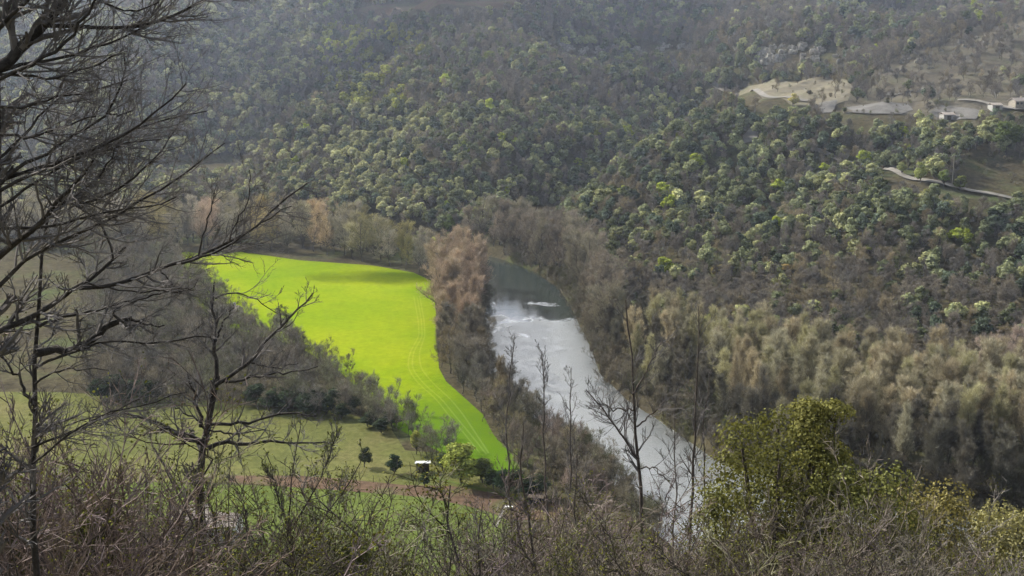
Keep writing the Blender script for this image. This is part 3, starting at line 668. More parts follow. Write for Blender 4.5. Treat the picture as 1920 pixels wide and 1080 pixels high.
# thicket between the bright field and the meadow
X, Y = fill([(-150, 485), (200, 480), (318, 478), (362, 500), (380, 525), (415, 565), (450, 612), (560, 640), (640, 690), (690, 735), (740, 790), (800, 828), (870, 848), (905, 880), (850, 862), (790, 862), (745, 838), (640, 786), (500, 770), (350, 755), (200, 745), (-150, 735)], 6.1, 52)
U, V_ = proj(np.c_[X, Y, np.full(len(X), ZP)])
hgt = np.interp(U, [0, 400, 600, 750, 900], [12, 10, 10, 10, 9.5])*g.uniform(.75, 1.15, len(X))
tc = tints(len(X), [(.19, .17, .15), (.175, .165, .155), (.21, .185, .155), (.18, .18, .13)], g)
sel = np.arange(len(X)) % 1 == 0; print('thicket', len(X))
if len(X) > 300: idx = np.argsort(np.where(U > 700, 0, np.abs(U-450)))[:300]; X, Y, hgt, tc = X[idx], Y[idx], hgt[idx], tc[idx]
plant_many(THK, X, Y, hgt, tc, 'leafless grey tree in the thicket between the bright field and the olive meadow', 'tree', 'thicket between field and meadow', 53, 'thicket_tree')
# near bank of the river
X, Y = fill([(905, 790), (950, 770), (1020, 815), (1095, 870), (1160, 940), (1222, 1010), (1300, 1080), (1150, 1100), (1085, 1030), (1040, 985), (1030, 930), (985, 890), (962, 850), (930, 815)], 5.2, 54)
U, V_ = proj(np.c_[X, Y, np.full(len(X), ZP)]); hgt = g.uniform(6, 13, len(X))*np.interp(V_, [860, 960], [1, .5])
plant_many(THK+BRO[:1], X, Y, hgt, tints(len(X), [(.23, .19, .175), (.21, .185, .155), (.26, .21, .195), (.18, .17, .125), (.26, .23, .155)], g), 'leafless brown tree on the near river bank beside the bright field tip', 'tree', 'trees on the near river bank', 55, 'riverside_tree')

# ------------------------------------------------------------------ bushes and single trees
g = RS(61)
def single(prs, u, v, hpx, label, tint, wide=1., kind='round_bush', cat_='bush', z=ZP, hillside=False):
    if hillside: p = hit(u, v)
    else: p = onz(u, v, z)
    rng_ = math.hypot(p[1], CAMZ-p[2]); h = hpx*rng_/FPX/ .97
    return plant(prs[g.randint(len(prs))], p[0], p[1], h, label, cat_, None, tint, g.uniform(0, 6.28), wide, kind=kind)
DK = (.035, .055, .032)
single(LEAFY, 740, 888, 40, 'dark round bush left of the white roofed shed on the olive meadow', DK, 1.15)
single(LEAFY, 684, 876, 40, 'dark bush on the meadow furthest left of the white roofed shed', (.05, .06, .03), 1.0)
single(LEAFY, 796, 914, 30, 'dark bush in front of the white roofed shed', DK, 1.0)
single(LEAFY, 866, 905, 74, 'large yellow green bush to the right of the white roofed shed', (.22, .25, .06), 1.5)
single(LEAFY, 905, 905, 50, 'olive bush at the right side of the large yellow green bush', (.12, .14, .05), 1.3)
single(LEAFY, 780, 852, 46, 'small yellowish tree behind the white roofed shed', (.26, .27, .08), .8, 'leafy_tree', 'tree')
single(LEAFY, 832, 886, 40, 'low dark olive bush between the shed and the large yellow green bush', (.08, .10, .04), 1.2)
for i, (u, v, hp_, tt) in enumerate([(940, 925, 48, DK), (965, 930, 52, (.04, .05, .03)), (990, 938, 46, DK), (925, 915, 40, (.06, .08, .035)), (1015, 930, 44, (.045, .06, .035))]):
    tag(single(LEAFY, u, v, hp_, 'dark evergreen bush in the clump behind the small garden hut', tt, 1.25), group='dark bushes behind the garden hut')
single(LEAFY, 972, 870, 30, 'pale yellow green bush at the pointed tip of the bright field', (.28, .32, .08), 1.1)
for u, v, hp_ in [(u_, 748+(u_-200)*.035+(max(0, u_-640)*.32), 38-8*(u_ > 640)) for u_ in (190, 228, 262, 292, 480, 522, 556, 592, 628, 662, 704, 735)] + [(215, 748, 45), (245, 750, 42), (275, 752, 40), (505, 770, 40), (540, 772, 42), (575, 776, 38), (610, 778, 36), (640, 786, 30), (690, 800, 30), (715, 812, 30)]:
    tag(single(LEAFY, u, v, hp_, 'dark green ivy clad bush at the meadow edge of the thicket', (.045, .06, .035), 1.7), group='dark bushes along the meadow edge')
for u, v, hp_, lb, tt, wd_ in [(1725, 345, 40, 'rounded light green tree standing by the pale hill road left of the utility pole', (.24, .27, .09), .9),
        (1768, 352, 32, 'round green tree just left of the utility pole on the hill road', (.16, .2, .07), 1.), (1800, 358, 28, 'low olive tree just right of the utility pole', (.17, .19, .07), 1.2),
        (1618, 328, 46, 'tallest bright green tree at the upper end of the hill road', (.24, .28, .06), 1.), (1606, 330, 26, 'small bright tree at the foot of the tallest road tree', (.26, .28, .08), 1.3),
        (1690, 330, 24, 'small pale tree beside the bend of the hill road', (.2, .22, .09), 1.2), (1487, 200, 24, 'cream coloured budding tree at the lower rim of the dry hilltop field', (.42, .38, .16), 1.2),
        (1454, 440, 34, 'vivid lime green tree alone on the grey lower hillside', (.34, .40, .05), .9), (868, 288, 24, 'lime green tree on the central hillside face', (.30, .36, .06), 1.),
        (880, 292, 22, 'second lime green tree touching the first on the central hillside', (.26, .33, .06), .9),
        (918, 122, 26, 'broad bright green tree on the upper hill terrace', (.24, .28, .07), 1.3), (1003, 122, 26, 'wide olive green tree right of the bright terrace tree', (.18, .2, .09), 1.7),
        (788, 118, 34, 'yellow green tree on the spur crest below the hilltop wood', (.34, .34, .08), .9), (738, 90, 44, 'tall narrow yellow tree rising from the sunlit spur crest', (.40, .38, .08), .6),
        (770, 86, 26, 'round yellow tree right of the tall narrow spur tree', (.36, .34, .09), 1.1), (682, 88, 26, 'round yellow tree left of the tall narrow spur tree', (.36, .34, .09), 1.1),
        (1470, 525, 30, 'orange budding tree low on the right hillside', (.36, .27, .12), 1.4), (1345, 525, 30, 'golden budding tree at the hill foot above the poplar belt', (.36, .3, .12), 1.5),
        (1630, 480, 30, 'pale green tree on the grey lower right hillside', (.24, .26, .09), 1.2), (1888, 290, 62, 'large dark green tree at the right edge above the hill road', (.10, .13, .04), 1.3),
        (845, 445, 40, 'green conical tree behind the orange riverside trees', (.12, .16, .05), .8), (1360, 180, 50, 'pale green tree at the left tip of the dry hilltop field', (.2, .22, .13), .8),
        (1388, 140, 56, 'tall pale poplar like tree above the dry hilltop field', (.17, .19, .12), .55), (1495, 158, 18, 'lone round bush at the upper rim of the dry hilltop field', (.12, .13, .08), 1.2)]:
    single(LEAFY, u, v, hp_, lb, tt, wd_, 'leafy_tree', 'tree', hillside=True)
for u, v, hp_, lb in [(1457, 175, 32, 'small bare orchard tree in the middle of the dry hilltop field'), (1568, 185, 50, 'thin bare tree at the right end of the dry hilltop field'),
                      (1540, 200, 36, 'brownish bare tree below the right end of the dry hilltop field'), (1375, 176, 30, 'bare tree at the left tip of the dry hilltop field')]:
    single(BARE, u, v, hp_, lb, (.2, .17, .12), 1., 'bare_tree', 'tree', hillside=True)
# low scrub dotted over the pale hilltop ground
g3 = RS(77); nsc = 0
for poly, n_ in ((CLEAR[0], 34), (CLEAR[1], 24), (CLEAR[2], 16), (CLEAR[8], 40)):
    a = np.array(poly)
    while n_ > 0:
        u, v = g3.uniform(a[:, 0].min(), a[:, 0].max()), g3.uniform(a[:, 1].min(), a[:, 1].max())
        if not inpoly(u, v, poly): continue
        n_ -= 1
        if distline(u, v, poly, True) > 7 and g3.uniform() < .6: continue
        p = hit(u, v); plant((BARE+OAK[:1])[g3.randint(6)], p[0], p[1], g3.uniform(1.2, 3.6), 'low scrubby bush on the pale open ground of the hilltop', 'shrub', 'scrub on the hilltop clearings', tuple(np.array([(.19, .17, .13), (.15, .16, .09), (.22, .19, .14)][g3.randint(3)])), g3.uniform(0, 6), 1.4, kind='scrub_bush')
# cypress by the house
def cone_tree(seed, h, r):
    g = RS(seed); n_ = 900; z = g.uniform(.05, 1, n_); a = g.uniform(0, 6.28, n_); q = r*np.sqrt(1-z)*g.uniform(.6, 1, n_)*np.minimum(1, z*6)
    P = np.c_[q*np.cos(a), q*np.sin(a), z*h]; Nn = np.c_[np.cos(a), np.sin(a), np.full(n_, .6)]
    return cat([tubes(*stem(h*.8, .08, g, 5, .005), 5)]), cat([leaves(P, Nn, .16, g, .5)])
CYP = Proto('cypress_tree', *cone_tree(7, 4.2, .5), M['fleaf'])
for u, v, hp_, lb in [(276, 925, 34, 'small dark cypress left of the white house')]:
    single([CYP], u, v, hp_, lb, (.03, .04, .025), 1., 'cypress_tree', 'tree')

# ------------------------------------------------------------------ near trees with traced limbs
def limb(pts, Y, r0, r1, g, k=12, dep=.0, dY=0.0):
    """pts: picture points of a limb; Y: distance of its root; dY: how much farther/nearer the tip is; r in source pixels"""
    pts = np.array(pts, float); seg = np.hypot(*(pts[1:]-pts[:-1]).T); cum = np.r_[0, np.cumsum(seg)]; s = np.linspace(0, cum[-1], k)
    u = np.interp(s, cum, pts[:, 0]); v = np.interp(s, cum, pts[:, 1])
    for _ in range(1):
        u[1:-1] = (u[:-2]+2*u[1:-1]+u[2:])/4; v[1:-1] = (v[:-2]+2*v[1:-1]+v[2:])/4
    px = Y/FPX
    Yv = Y+np.linspace(0, 1, k)*dY
    P = at(u, v, Yv); P[1:] += g.normal(size=(k-1, 3))*px*1.6*np.array([1, 3, 1])
    return P, np.linspace(r0, r1, k)*px
def traced_tree(name, limbs, Y, seed, label, dens=1/26., l1=130, bias=(0.01, 0, .03), mt=None, lv=(7, 6), leaf=None, tint=(1, 1, 1), up=.05, twmin=.75, trunk_n=1, ang=42):
    g = RS(seed); PP, RR = [], []
    for (pts, r0, r1, dY, *y0) in limbs:
        P, R = limb(pts, Y+(y0[0] if y0 else 0), r0, r1, g, dY=dY); PP.append(P); RR.append(R*.8)
    PP = np.array(PP); RR = np.array(RR); px = Y/FPX
    base = PP[0][0].copy()
    root = empty(name, tuple(base)); tag(root, label, 'tree')
    off = base
    tr = tubes(PP[:trunk_n]-off, RR[:trunk_n], 8); mk('trunk', tr[0], [tr[1]], mt or M['bark'], root, smooth=True)
    for i in range(trunk_n, len(PP)):
        b_ = tubes(PP[i:i+1]-off, RR[i:i+1], 6); mk('branch', b_[0], [b_[1]], mt or M['bark'], root, smooth=True)
    ln = np.linalg.norm(np.diff(PP, axis=1), axis=2).sum(1)
    A1P, A1R = [], []
    for i in range(len(PP)):
        n_ = max(1, int(ln[i]/px*dens*(1 if i >= trunk_n else .35)))
        a, b_ = grow(PP[i:i+1], RR[i:i+1], n_, 1, ang, up, .13, g, tmin=.12 if i >= trunk_n else .4, k=7, rf=.62, rmin=twmin*1.6*px, L=l1*px, taper=.35, bias=bias)
        A1P.append(a); A1R.append(b_)
    A1 = (np.concatenate(A1P), np.concatenate(A1R))
    A2 = grow(*A1, lv[0], .55, 42, up, .16, g, k=5, rf=.65, rmin=twmin*1.15*px, tmin=.15, taper=.5, bias=bias)
    A3 = grow(*A2, lv[1], .55, 42, up, .2, g, k=4, rf=.7, rmin=twmin*px, tmin=.1, taper=.6, bias=bias)
    cr = cat([tubes(A1[0]-off, A1[1], 4), tubes(A2[0]-off, A2[1], 3), tubes(A3[0]-off, A3[1], 3)])
    mk('twigs', cr[0], cr[1], M['twbark'], root)
    if leaf:
        n_, sz, tm = leaf; ii = g.randint(len(A3[0]), size=n_); C_ = A3[0][ii, -1]-off
        lf = leaves(C_, g.normal(size=(n_, 3)), sz, g, 1); o = mk('leaves', lf[0], [lf[1]], M['fleaf'], root); o.color = (*tm, 1)
    return root
T1 = [([(-70, 2100), (-55, 1500), (-42, 1000), (-20, 620), (-6, 420), (-2, 250), (-6, 130), (-20, -60), (-30, -260)], 26, 12, .3),
      ([(-6, 128), (30, 96), (60, 72), (88, 46), (112, 14), (140, -32), (185, -110)], 15, 7, .4),
      ([(88, 48), (150, 50), (215, 55), (275, 49), (330, 28), (395, -8), (440, -40)], 6, 2.5, .8),
      ([(275, 49), (240, 68), (180, 90), (110, 111), (40, 121), (-5, 136)][::-1], 5, 2, .3),
      ([(-5, 150), (60, 122), (130, 76), (162, 28), (188, -16)], 5, 2.5, -.6),
      ([(0, 140), (50, 138), (95, 153), (150, 132), (230, 100)], 4, 1.6, -.3),
      ([(0, 345), (60, 296), (120, 270), (162, 240), (205, 213), (227, 170), (235, 128), (235, 98)], 5.5, 1.8, .4),
      ([(205, 213), (230, 216), (252, 205)], 2.5, 1.3, .1),
      ([(-4, 360), (110, 302), (200, 270), (260, 240), (300, 205), (345, 160)], 5, 1.7, -.6),
      ([(-4, 340), (70, 312), (150, 290), (230, 252), (290, 230), (340, 216), (388, 205)], 5, 1.5, .8),
      ([(-8, 430), (80, 428), (150, 410), (210, 395), (270, 395), (332, 368)], 4.5, 1.6, .3),
      ([(-20, 500), (5, 482), (30, 450), (70, 428), (92, 394), (120, 360), (150, 330), (178, 300)], 9, 2.5, -.8),
      ([(90, 396), (160, 355), (200, 310), (215, 280)], 4, 1.6, -.3),
      ([(110, 375), (150, 388), (190, 370), (240, 345), (280, 310), (310, 270), (332, 238)], 4.5, 1.5, .5),
      ([(-8, 250), (50, 262), (110, 240), (180, 215)], 4, 1.5, -.5), ([(-8, 200), (40, 205), (100, 180), (170, 175), (240, 150)], 4, 1.4, .5),
      ([(-10, 60), (30, 20), (60, -10), (90, -60)], 6, 2.5, -.3), ([(-6, 300), (60, 240), (100, 190), (150, 165)], 4, 1.5, .8),
      ([(-25, 560), (60, 470), (140, 440), (200, 420), (260, 376), (310, 356), (342, 334), (382, 298), (422, 268)], 6, 1.6, .6),
      ([(150, -30), (210, 12), (250, 24), (285, 12), (300, 2)], 3, 1.5, .2), ([(-4, 390), (60, 345), (130, 300), (190, 285), (250, 262), (300, 262)], 4, 1.3, -.2)]
T2 = [([(84, 1500), (74, 1150), (62, 950), (58, 800), (66, 700), (72, 600), (76, 520), (80, 455), (92, 380)], 13, 3, .2),
      ([(68, 662), (100, 656), (142, 656), (176, 636), (206, 608), (230, 602), (250, 596)], 11, 7, .3),
      ([(232, 604), (206, 584), (240, 570), (275, 560), (310, 545)], 4, 1.6, .2), ([(246, 598), (282, 610), (304, 613)], 3, 1.8, -.3),
      ([(66, 690), (110, 668), (150, 655), (190, 640), (232, 641), (270, 648), (332, 636), (394, 628)], 4, 1.5, -.3),
      ([(74, 612), (110, 597), (150, 589), (200, 577), (246, 562)], 4.5, 2, .5),
      ([(-40, 640), (0, 618), (40, 603), (70, 592), (102, 566), (152, 534), (197, 503), (214, 482), (236, 464)], 9, 3.5, .4),
      ([(150, 540), (212, 536), (270, 515), (312, 498), (352, 486), (388, 474), (424, 462), (472, 430), (520, 400), (542, 362), (578, 343)], 6, 1.8, .9),
      ([(340, 494), (400, 478), (448, 448), (500, 412), (545, 385)], 3.5, 1.4, .5), ([(372, 480), (384, 430), (402, 372), (407, 345)], 2.5, 1.2, .1),
      ([(430, 455), (442, 410), (470, 380), (466, 318)], 2.3, 1.1, .2),
      ([(212, 484), (205, 440), (180, 405), (130, 380), (90, 345), (0, 345)], 3, 1.5, -.5),
      ([(60, 840), (130, 812), (200, 782), (270, 742), (330, 700)], 3.5, 1.3, .4), ([(60, 870), (150, 800), (210, 770), (290, 755), (350, 735)], 3, 1.2, -.6),
      ([(62, 760), (30, 700), (-10, 650)], 5, 2, .2), ([(66, 720), (90, 700), (140, 690), (200, 694)], 3, 1.3, .2),
      ([(160, 528), (220, 545), (290, 548), (368, 548), (372, 520)], 2.4, 1.2, .3), ([(300, 505), (330, 540), (366, 545)], 2, 1, .3)]
T3 = [([(376, 1250), (374, 1060), (374, 950), (376, 880), (380, 828), (392, 775), (404, 735), (408, 700)], 14, 7, .2),
      ([(406, 710), (402, 660), (404, 610), (396, 560), (402, 530)], 6, 2, .3), ([(404, 640), (420, 600), (440, 570)], 3, 1.3, .5),
      ([(378, 832), (345, 816), (312, 800), (290, 808), (262, 818)], 6, 2, -1.2), ([(378, 826), (300, 795), (260, 775), (200, 772), (100, 808)], 4, 1.6, 1),
      ([(388, 842), (410, 832), (440, 834), (480, 832), (505, 824), (540, 832), (610, 830)], 6, 1.6, .8),
      ([(396, 795), (430, 798), (470, 786), (540, 776), (596, 778)], 4.5, 1.6, -.8), ([(390, 806), (440, 815), (500, 806)], 3, 1.3, 1.5),
      ([(407, 720), (440, 702), (470, 680), (500, 640), (540, 600), (590, 548)], 5.5, 1.8, .7), ([(424, 716), (470, 708), (530, 700), (596, 686)], 4, 1.4, -.8),
      ([(376, 800), (374, 770), (366, 745), (356, 720), (352, 700)], 5, 1.6, -.8), ([(386, 806), (360, 782), (330, 765), (310, 750)], 3, 1.3, .6),
      ([(404, 560), (430, 545), (480, 560), (520, 590)], 2.2, 1.1, .6), ([(470, 680), (520, 690), (560, 680)], 2.5, 1.2, .6)]
traced_tree('bare_oak', T1, 14.0, 71, 'huge dark leafless tree at the picture edge whose limbs sweep over the hills', dens=1/20., l1=150, bias=(.05, 0, .02), lv=(5, 5), twmin=.36, ang=50)
traced_tree('bare_oak', T2, 17.0, 72, 'dark lichen spotted tree with a thick broken low limb beside the huge leafless tree', dens=1/20., l1=115, bias=(.06, 0, .02), lv=(5, 5), twmin=.36, ang=48)
traced_tree('bare_oak', T3, 36.0, 73, 'dark gnarled leafless oak rising in front of the olive meadow and the white house', dens=1/20., l1=75, bias=(0, 0, .05), lv=(5, 4), twmin=.4)
def slim(u0, v0, pts, Y, seed, label, r0, limbs=(), tint=None, **kw):
    L_ = [(pts, r0, r0*.25, .3)]+list(limbs)
    return traced_tree('slender_tree', L_, Y, seed, label, mt=M['bark2'], **kw)
sk = dict(dens=1/13., l1=85, bias=(0, 0, .08), lv=(5, 4), twmin=.32, ang=44)
slim(0, 0, [(1212, 1120), (1204, 970), (1196, 860), (1190, 790), (1184, 745), (1188, 680), (1180, 620), (1172, 560)], 62, 81, 'tall slender bare tree forking low in front of the bright river', 6,
     [([(1198, 860), (1160, 810), (1130, 765), (1100, 730)], 3.5, 1.2, .5), ([(1186, 770), (1150, 770), (1120, 745)], 2.4, 1, .4), ([(1194, 800), (1225, 770), (1250, 750)], 2.4, 1, .4),
      ([(1186, 740), (1215, 690), (1240, 640)], 2.4, 1, .5), ([(1198, 880), (1235, 880), (1262, 915)], 2, 1, -.4)], **sk)
slim(0, 0, [(1288, 1120), (1296, 960), (1300, 860), (1306, 740), (1312, 640), (1310, 575)], 58, 82, 'slender bare tree in front of the lower river, right of the forked one', 4.5, **sk)
slim(0, 0, [(1328, 1120), (1318, 980), (1322, 880), (1318, 800), (1330, 700)], 60, 83, 'thin bare tree touching the leafy evergreen at the river edge', 3.5, **sk)
slim(0, 0, [(1270, 1150), (1262, 1020), (1272, 900), (1262, 820), (1270, 740)], 66, 84, 'thin straight bare tree between the two slender trees over the bright water', 3, **sk)
slim(0, 0, [(960, 1000), (955, 900), (950, 800), (956, 700), (962, 640)], 150, 85, 'bare tree with forked top standing before the upper bright water', 3.2, dens=1/6., l1=55, bias=(0, 0, .12), lv=(5, 5), twmin=.25, ang=42)
slim(0, 0, [(1030, 1000), (1022, 880), (1018, 800), (1020, 720), (1016, 655)], 150, 86, 'second bare tree before the bright water, right of the fork topped one', 3.2, dens=1/6., l1=55, bias=(0, 0, .12), lv=(5, 5), twmin=.25, ang=42)
slim(0, 0, [(1060, 1040), (1068, 900), (1072, 820), (1066, 740), (1070, 690)], 140, 87, 'pale bare tree crowding the river bank below the bright bend', 3.2, dens=1/6., l1=55, bias=(0, 0, .12), lv=(5, 5), twmin=.25, ang=42)
slim(0, 0, [(1012, 1180), (1005, 1060), (990, 960), (978, 900), (974, 830), (982, 790)], 40, 88, 'dark thin sapling leaning over the red soil strip', 5, **sk)
slim(0, 0, [(905, 1180), (900, 1080), (896, 1000), (905, 940)], 34, 89, 'short bare sapling below the garden path', 4, **sk)
slim(0, 0, [(1075, 1180), (1078, 1080), (1082, 1000), (1076, 930), (1082, 850)], 44, 90, 'thin bare sapling over the brown thicket beside the garden hut', 4, **sk)
slim(0, 0, [(455, 1150), (458, 1060), (462, 1000), (458, 950)], 33, 91, 'short dark stump like tree right of the white house', 7, dens=1/16., l1=45, bias=(0, 0, .1), lv=(4, 3), twmin=.5)
slim(0, 0, [(548, 1180), (545, 1060), (540, 960), (552, 880), (560, 800)], 34, 92, 'many stemmed bare sapling right of the gnarled oak', 4, [([(545, 1000), (520, 930), (505, 860)], 2.5, 1, .4), ([(543, 1000), (590, 920), (620, 850), (632, 800)], 2.5, 1, -.4), ([(543, 1060), (600, 980), (660, 900), (680, 850)], 2.5, 1, .6)], dens=1/14., l1=70, bias=(0, 0, .14), lv=(5, 4), twmin=.5, ang=36, leaf=(1500, .03, (.2, .22, .06)))
slim(0, 0, [(262, 1150), (300, 1050), (330, 1000), (350, 960), (345, 930)], 28, 93, 'crooked thin branchy sapling in front of the white house roof', 3.5, dens=1/16., l1=60, bias=(0, 0, .1), lv=(4, 4), twmin=.5)
slim(0, 0, [(430, 1150), (428, 960), (432, 860), (438, 760), (440, 720)], 30, 94, 'hair thin upright stem right of the gnarled oak', 2.0, dens=1/30., l1=50, bias=(0, 0, .1), lv=(3, 3), twmin=.45)

# leafy evergreen oak, lower right
def near_oak(seed, h, wd, nl, per, ls, trunkh, core=.5):
    return proto_oak(seed, h=h, wd=wd, nl=nl, per=per, ls=ls, trunkh=trunkh, core=core, shape=1.2)
def big_leafy(u, vtop, Y, wd, label, tint, seed, nl=30, per=1100, ls=.10, kind='leafy_tree', h=None, core=0):
    x = (u-960)/FPX*Y/CT*.98; z0 = float(H(x, Y)); top = at(u, vtop, Y)[2]; h = top-z0
    wood, crown = proto_oak(seed, h=h, wd=wd, nl=nl, per=per, ls=ls, trunkh=h*.25, core=core)
    r = empty(kind, (at(u, vtop, Y)[0], Y, z0)); tag(r, label, 'tree')
    mk('trunk', wood[0], wood[1], M['bark2'], r, smooth=True); o = mk('crown', crown[0], crown[1], M['fleaf'], r); o.color = (*tint, 1); return r
big_leafy(1465, 765, 46, 6.4, 'large olive leaved evergreen with two rounded tops against the poplar belt', (.135, .135, .045), 301, nl=120, per=700, ls=.075)
big_leafy(1625, 860, 44, 5.2, 'lower olive evergreen leaning against the right side of the two topped one', (.125, .13, .045), 302, nl=90, per=800, ls=.075)
big_leafy(1530, 742, 47, 3.0, 'narrow leafy crown rising beside the two topped evergreen', (.155, .15, .05), 303, nl=36, per=800, ls=.075)
big_leafy(1755, 915, 50, 5.6, 'golden olive bushy tree near the lower right corner', (.165, .145, .06), 304, nl=110, per=800, ls=.08)
big_leafy(1370, 905, 50, 3.0, 'olive leafy tree at the left foot of the two topped evergreen', (.17, .175, .07), 305, nl=50, per=480, ls=.08)
big_leafy(180, 930, 24, 1.5, 'dark green leafy shrub low beneath the broken limbed tree', (.07, .075, .03), 306, nl=44, per=420, ls=.05)
big_leafy(40, 960, 22, 1.3, 'dark olive leafy shrub at the lower left corner', (.08, .085, .03), 307, nl=44, per=420, ls=.05)
big_leafy(650, 1010, 30, 1.6, 'dusky olive leafy shrub below the lawn', (.08, .09, .035), 308, nl=44, per=420, ls=.05)
big_leafy(1895, 950, 66, 6.0, 'yellowish budding bushy tree at the lower right corner', (.22, .205, .095), 309, nl=90, per=700, ls=.1)

# near shrubs on the slope under the camera
def near_shrub(seed, leafn=0, lsz=.022):
    g = RS(seed); h = 5.0; Ps, Rs = [], []
    for i in range(7):
        P, R = stem(h*g.uniform(.5, .9), .035, g, 8, .09, x=g.normal()*.5, y=g.normal()*.5, top=.3); Ps.append(P); Rs.append(R)
    P = np.concatenate(Ps); R = np.concatenate(Rs)
    A1 = grow(P, R, 9, .42, 38, .1, .15, g, tmin=.12, k=6, rf=.6, rmin=.012)
    A2 = grow(*A1, 7, .55, 40, .08, .2, g, k=4, rf=.7, rmin=.008)
    A3 = grow(*A2, 5, .55, 40, .05, .25, g, k=3, rf=.8, rmin=.006, taper=.7)
    cr = [tubes(A1[0], A1[1], 3), tubes(A2[0], A2[1], 3), slivers(A3[0], g, np.full(len(A3[0]), .013))]
    wood = cat([tubes(P, R, 5)]); crown = cat(cr); lf = None
    if leafn:
        ii = g.randint(len(A3[0]), size=leafn); lf = leaves(A3[0][ii, -1], g.normal(size=(leafn, 3)), lsz, g, 1)
    return wood, crown, lf
M['ntwig'] = leafmat('shrub_twigs', trans=.05, var=.5)
SHR = []
for i in range(5):
    wd_, cr, lf = near_shrub(400+i, [800, 4500, 9000, 3000, 0][i])
    p = Proto('bare_shrub', wd_, cr, M['ntwig'], 'twigs', M['bark2'], 'stem', 5.0)
    p.lm = mk('leaves', lf[0], [lf[1]], M['fleaf'], link=False).data if lf else None
    SHR.append(p)
g = RS(91)
tu = [-60, 100, 200, 300, 360, 460, 530, 600, 680, 740, 850, 930, 1000, 1080, 1150, 1250, 1330, 1400, 1700, 1800, 1960]
tv = [730, 770, 850, 1000, 1090, 1085, 960, 870, 910, 1030, 1050, 1040, 970, 930, 960, 1000, 980, 970, 1000, 980, 1000]
SHT = [(.17, .145, .125), (.14, .12, .10), (.19, .15, .13), (.15, .145, .095), (.18, .145, .145), (.24, .215, .19), (.11, .10, .085)]
cols_ = {0: (.1, .1, .03), 1: (.14, .15, .04), 2: (.12, .13, .04), 3: (.17, .17, .04)}
cnt = 0
def tangle(n_, u0, u1, Y0, Y1, up_, vp_, jit, tl_, leafy, label, grp, hmax=10):
    for k in range(n_):
        Y = g.uniform(Y0, Y1); u = g.uniform(u0, u1); vt = np.interp(u, up_, vp_)+abs(g.normal())*jit
        top = at(u, vt, Y); z0 = float(H(top[0], Y)); h = top[2]-z0
        if h < 1 or h > hmax: continue
        p = SHR[leafy[g.randint(len(leafy))]]
        r = plant(p, top[0], Y, h, label, 'shrub', grp, tuple(np.array(tl_[g.randint(len(tl_))])*g.uniform(.75, 1.15)), g.uniform(0, 6.28), g.uniform(.8, 1.2), z=z0)
        if p.lm: o = bpy.data.objects.new('leaves', p.lm); C.objects.link(o); o.parent = r; o.color = (*cols_[g.randint(4)], 1)
tangle(12, -80, 235, 17, 30, [-80, 60, 150, 235], [680, 760, 850, 960], 50, [(.17, .135, .125), (.15, .12, .11), (.20, .155, .13)], [0, 3, 4], 'purplish brown leafless shrub crowding the trunk of the broken limbed tree', 'shrubs around the broken limbed tree')
tangle(8, 510, 720, 28, 48, [510, 560, 640, 700, 740], [960, 880, 850, 930, 990], 40, [(.16, .15, .11), (.19, .175, .13)], [1, 2, 2], 'olive budding shrub with upright twigs below the red soil strip', 'olive shrubs below the soil strip')
tangle(7, 1340, 1640, 34, 43, [1340, 1400, 1480, 1560, 1640], [930, 860, 820, 850, 900], 50, [(.17, .14, .12), (.15, .13, .105), (.20, .17, .15)], [0, 3, 4], 'brown leafless shrub standing in front of the two topped evergreen', 'shrubs before the two topped evergreen')
tangle(16, 940, 1180, 40, 75, [940, 1000, 1100, 1180], [960, 900, 880, 950], 50, [(.19, .15, .145), (.17, .14, .12)], [0, 3, 4], 'reddish brown leafless shrub between the garden hut and the river', 'shrubs between hut and river', 14)
for k in range(205):
    Y = 24*(105/24)**g.uniform(); u = g.uniform(-60, 1980); vt = np.interp(u, tu, tv)+abs(g.normal())*60+(8 if Y < 40 else 0)
    if vt > 1130 or (285 < u < 490 and vt < 1090): continue
    top = at(u, vt, Y); z0 = float(H(top[0], Y)); h = top[2]-z0
    if h < 1.2: continue
    if h > 9: h = 9
    p = SHR[g.randint(5)]; tn = SHT[g.randint(7)]
    r = plant(p, top[0], Y, h, 'leafless brown shrub in the tangle on the near slope', 'shrub', 'tangled shrubs on the near slope', tuple(np.array(tn)*g.uniform(.6, 1.1)), g.uniform(0, 6.28), g.uniform(.9, 1.5), z=z0)
    if p.lm:
        o = bpy.data.objects.new('leaves', p.lm); C.objects.link(o); o.parent = r; o.color = (*cols_[g.randint(4)], 1)
    cnt += 1
print('shrubs', cnt)
# low budding trees further down the slope and along the river foot
for (u0, u1, Y0, Y1, n_, hh, tt, lb, gr, sd) in (
        (-80, 300, 60, 150, 26, 8, (.15, .12, .10), 'grey brown leafless tree low on the near slope left of the white house', 'leafless trees left of the white house', 1),
        (1040, 1300, 120, 185, 26, 8, (.19, .145, .13), 'purplish leafless tree at the foot of the slope by the river', 'leafless trees at the slope foot', 2),
        (1250, 2000, 90, 160, 44, 10, (.17, .14, .10), 'leafless brown tree at the slope foot below the poplar belt', 'leafless trees below the poplar belt', 3),
        (560, 760, 100, 170, 12, 6, (.15, .13, .09), 'leafless tree at the lower edge of the lawn', 'leafless trees below the lawn', 4)):
    g2 = RS(500+sd)
    for k in range(n_):
        Y = g2.uniform(Y0, Y1); u = g2.uniform(u0, u1); x = (u-960)/FPX*Y; z0 = float(H(x, Y))
        if z0 < 2: continue
        plant(THK[g2.randint(4)], x, Y, hh*g2.uniform(.7, 1.2), lb, 'tree', gr, tuple(np.array(tt)*g2.uniform(.8, 1.2)), g2.uniform(0, 6.28), g2.uniform(.9, 1.2), z=z0, kind='slope_tree')

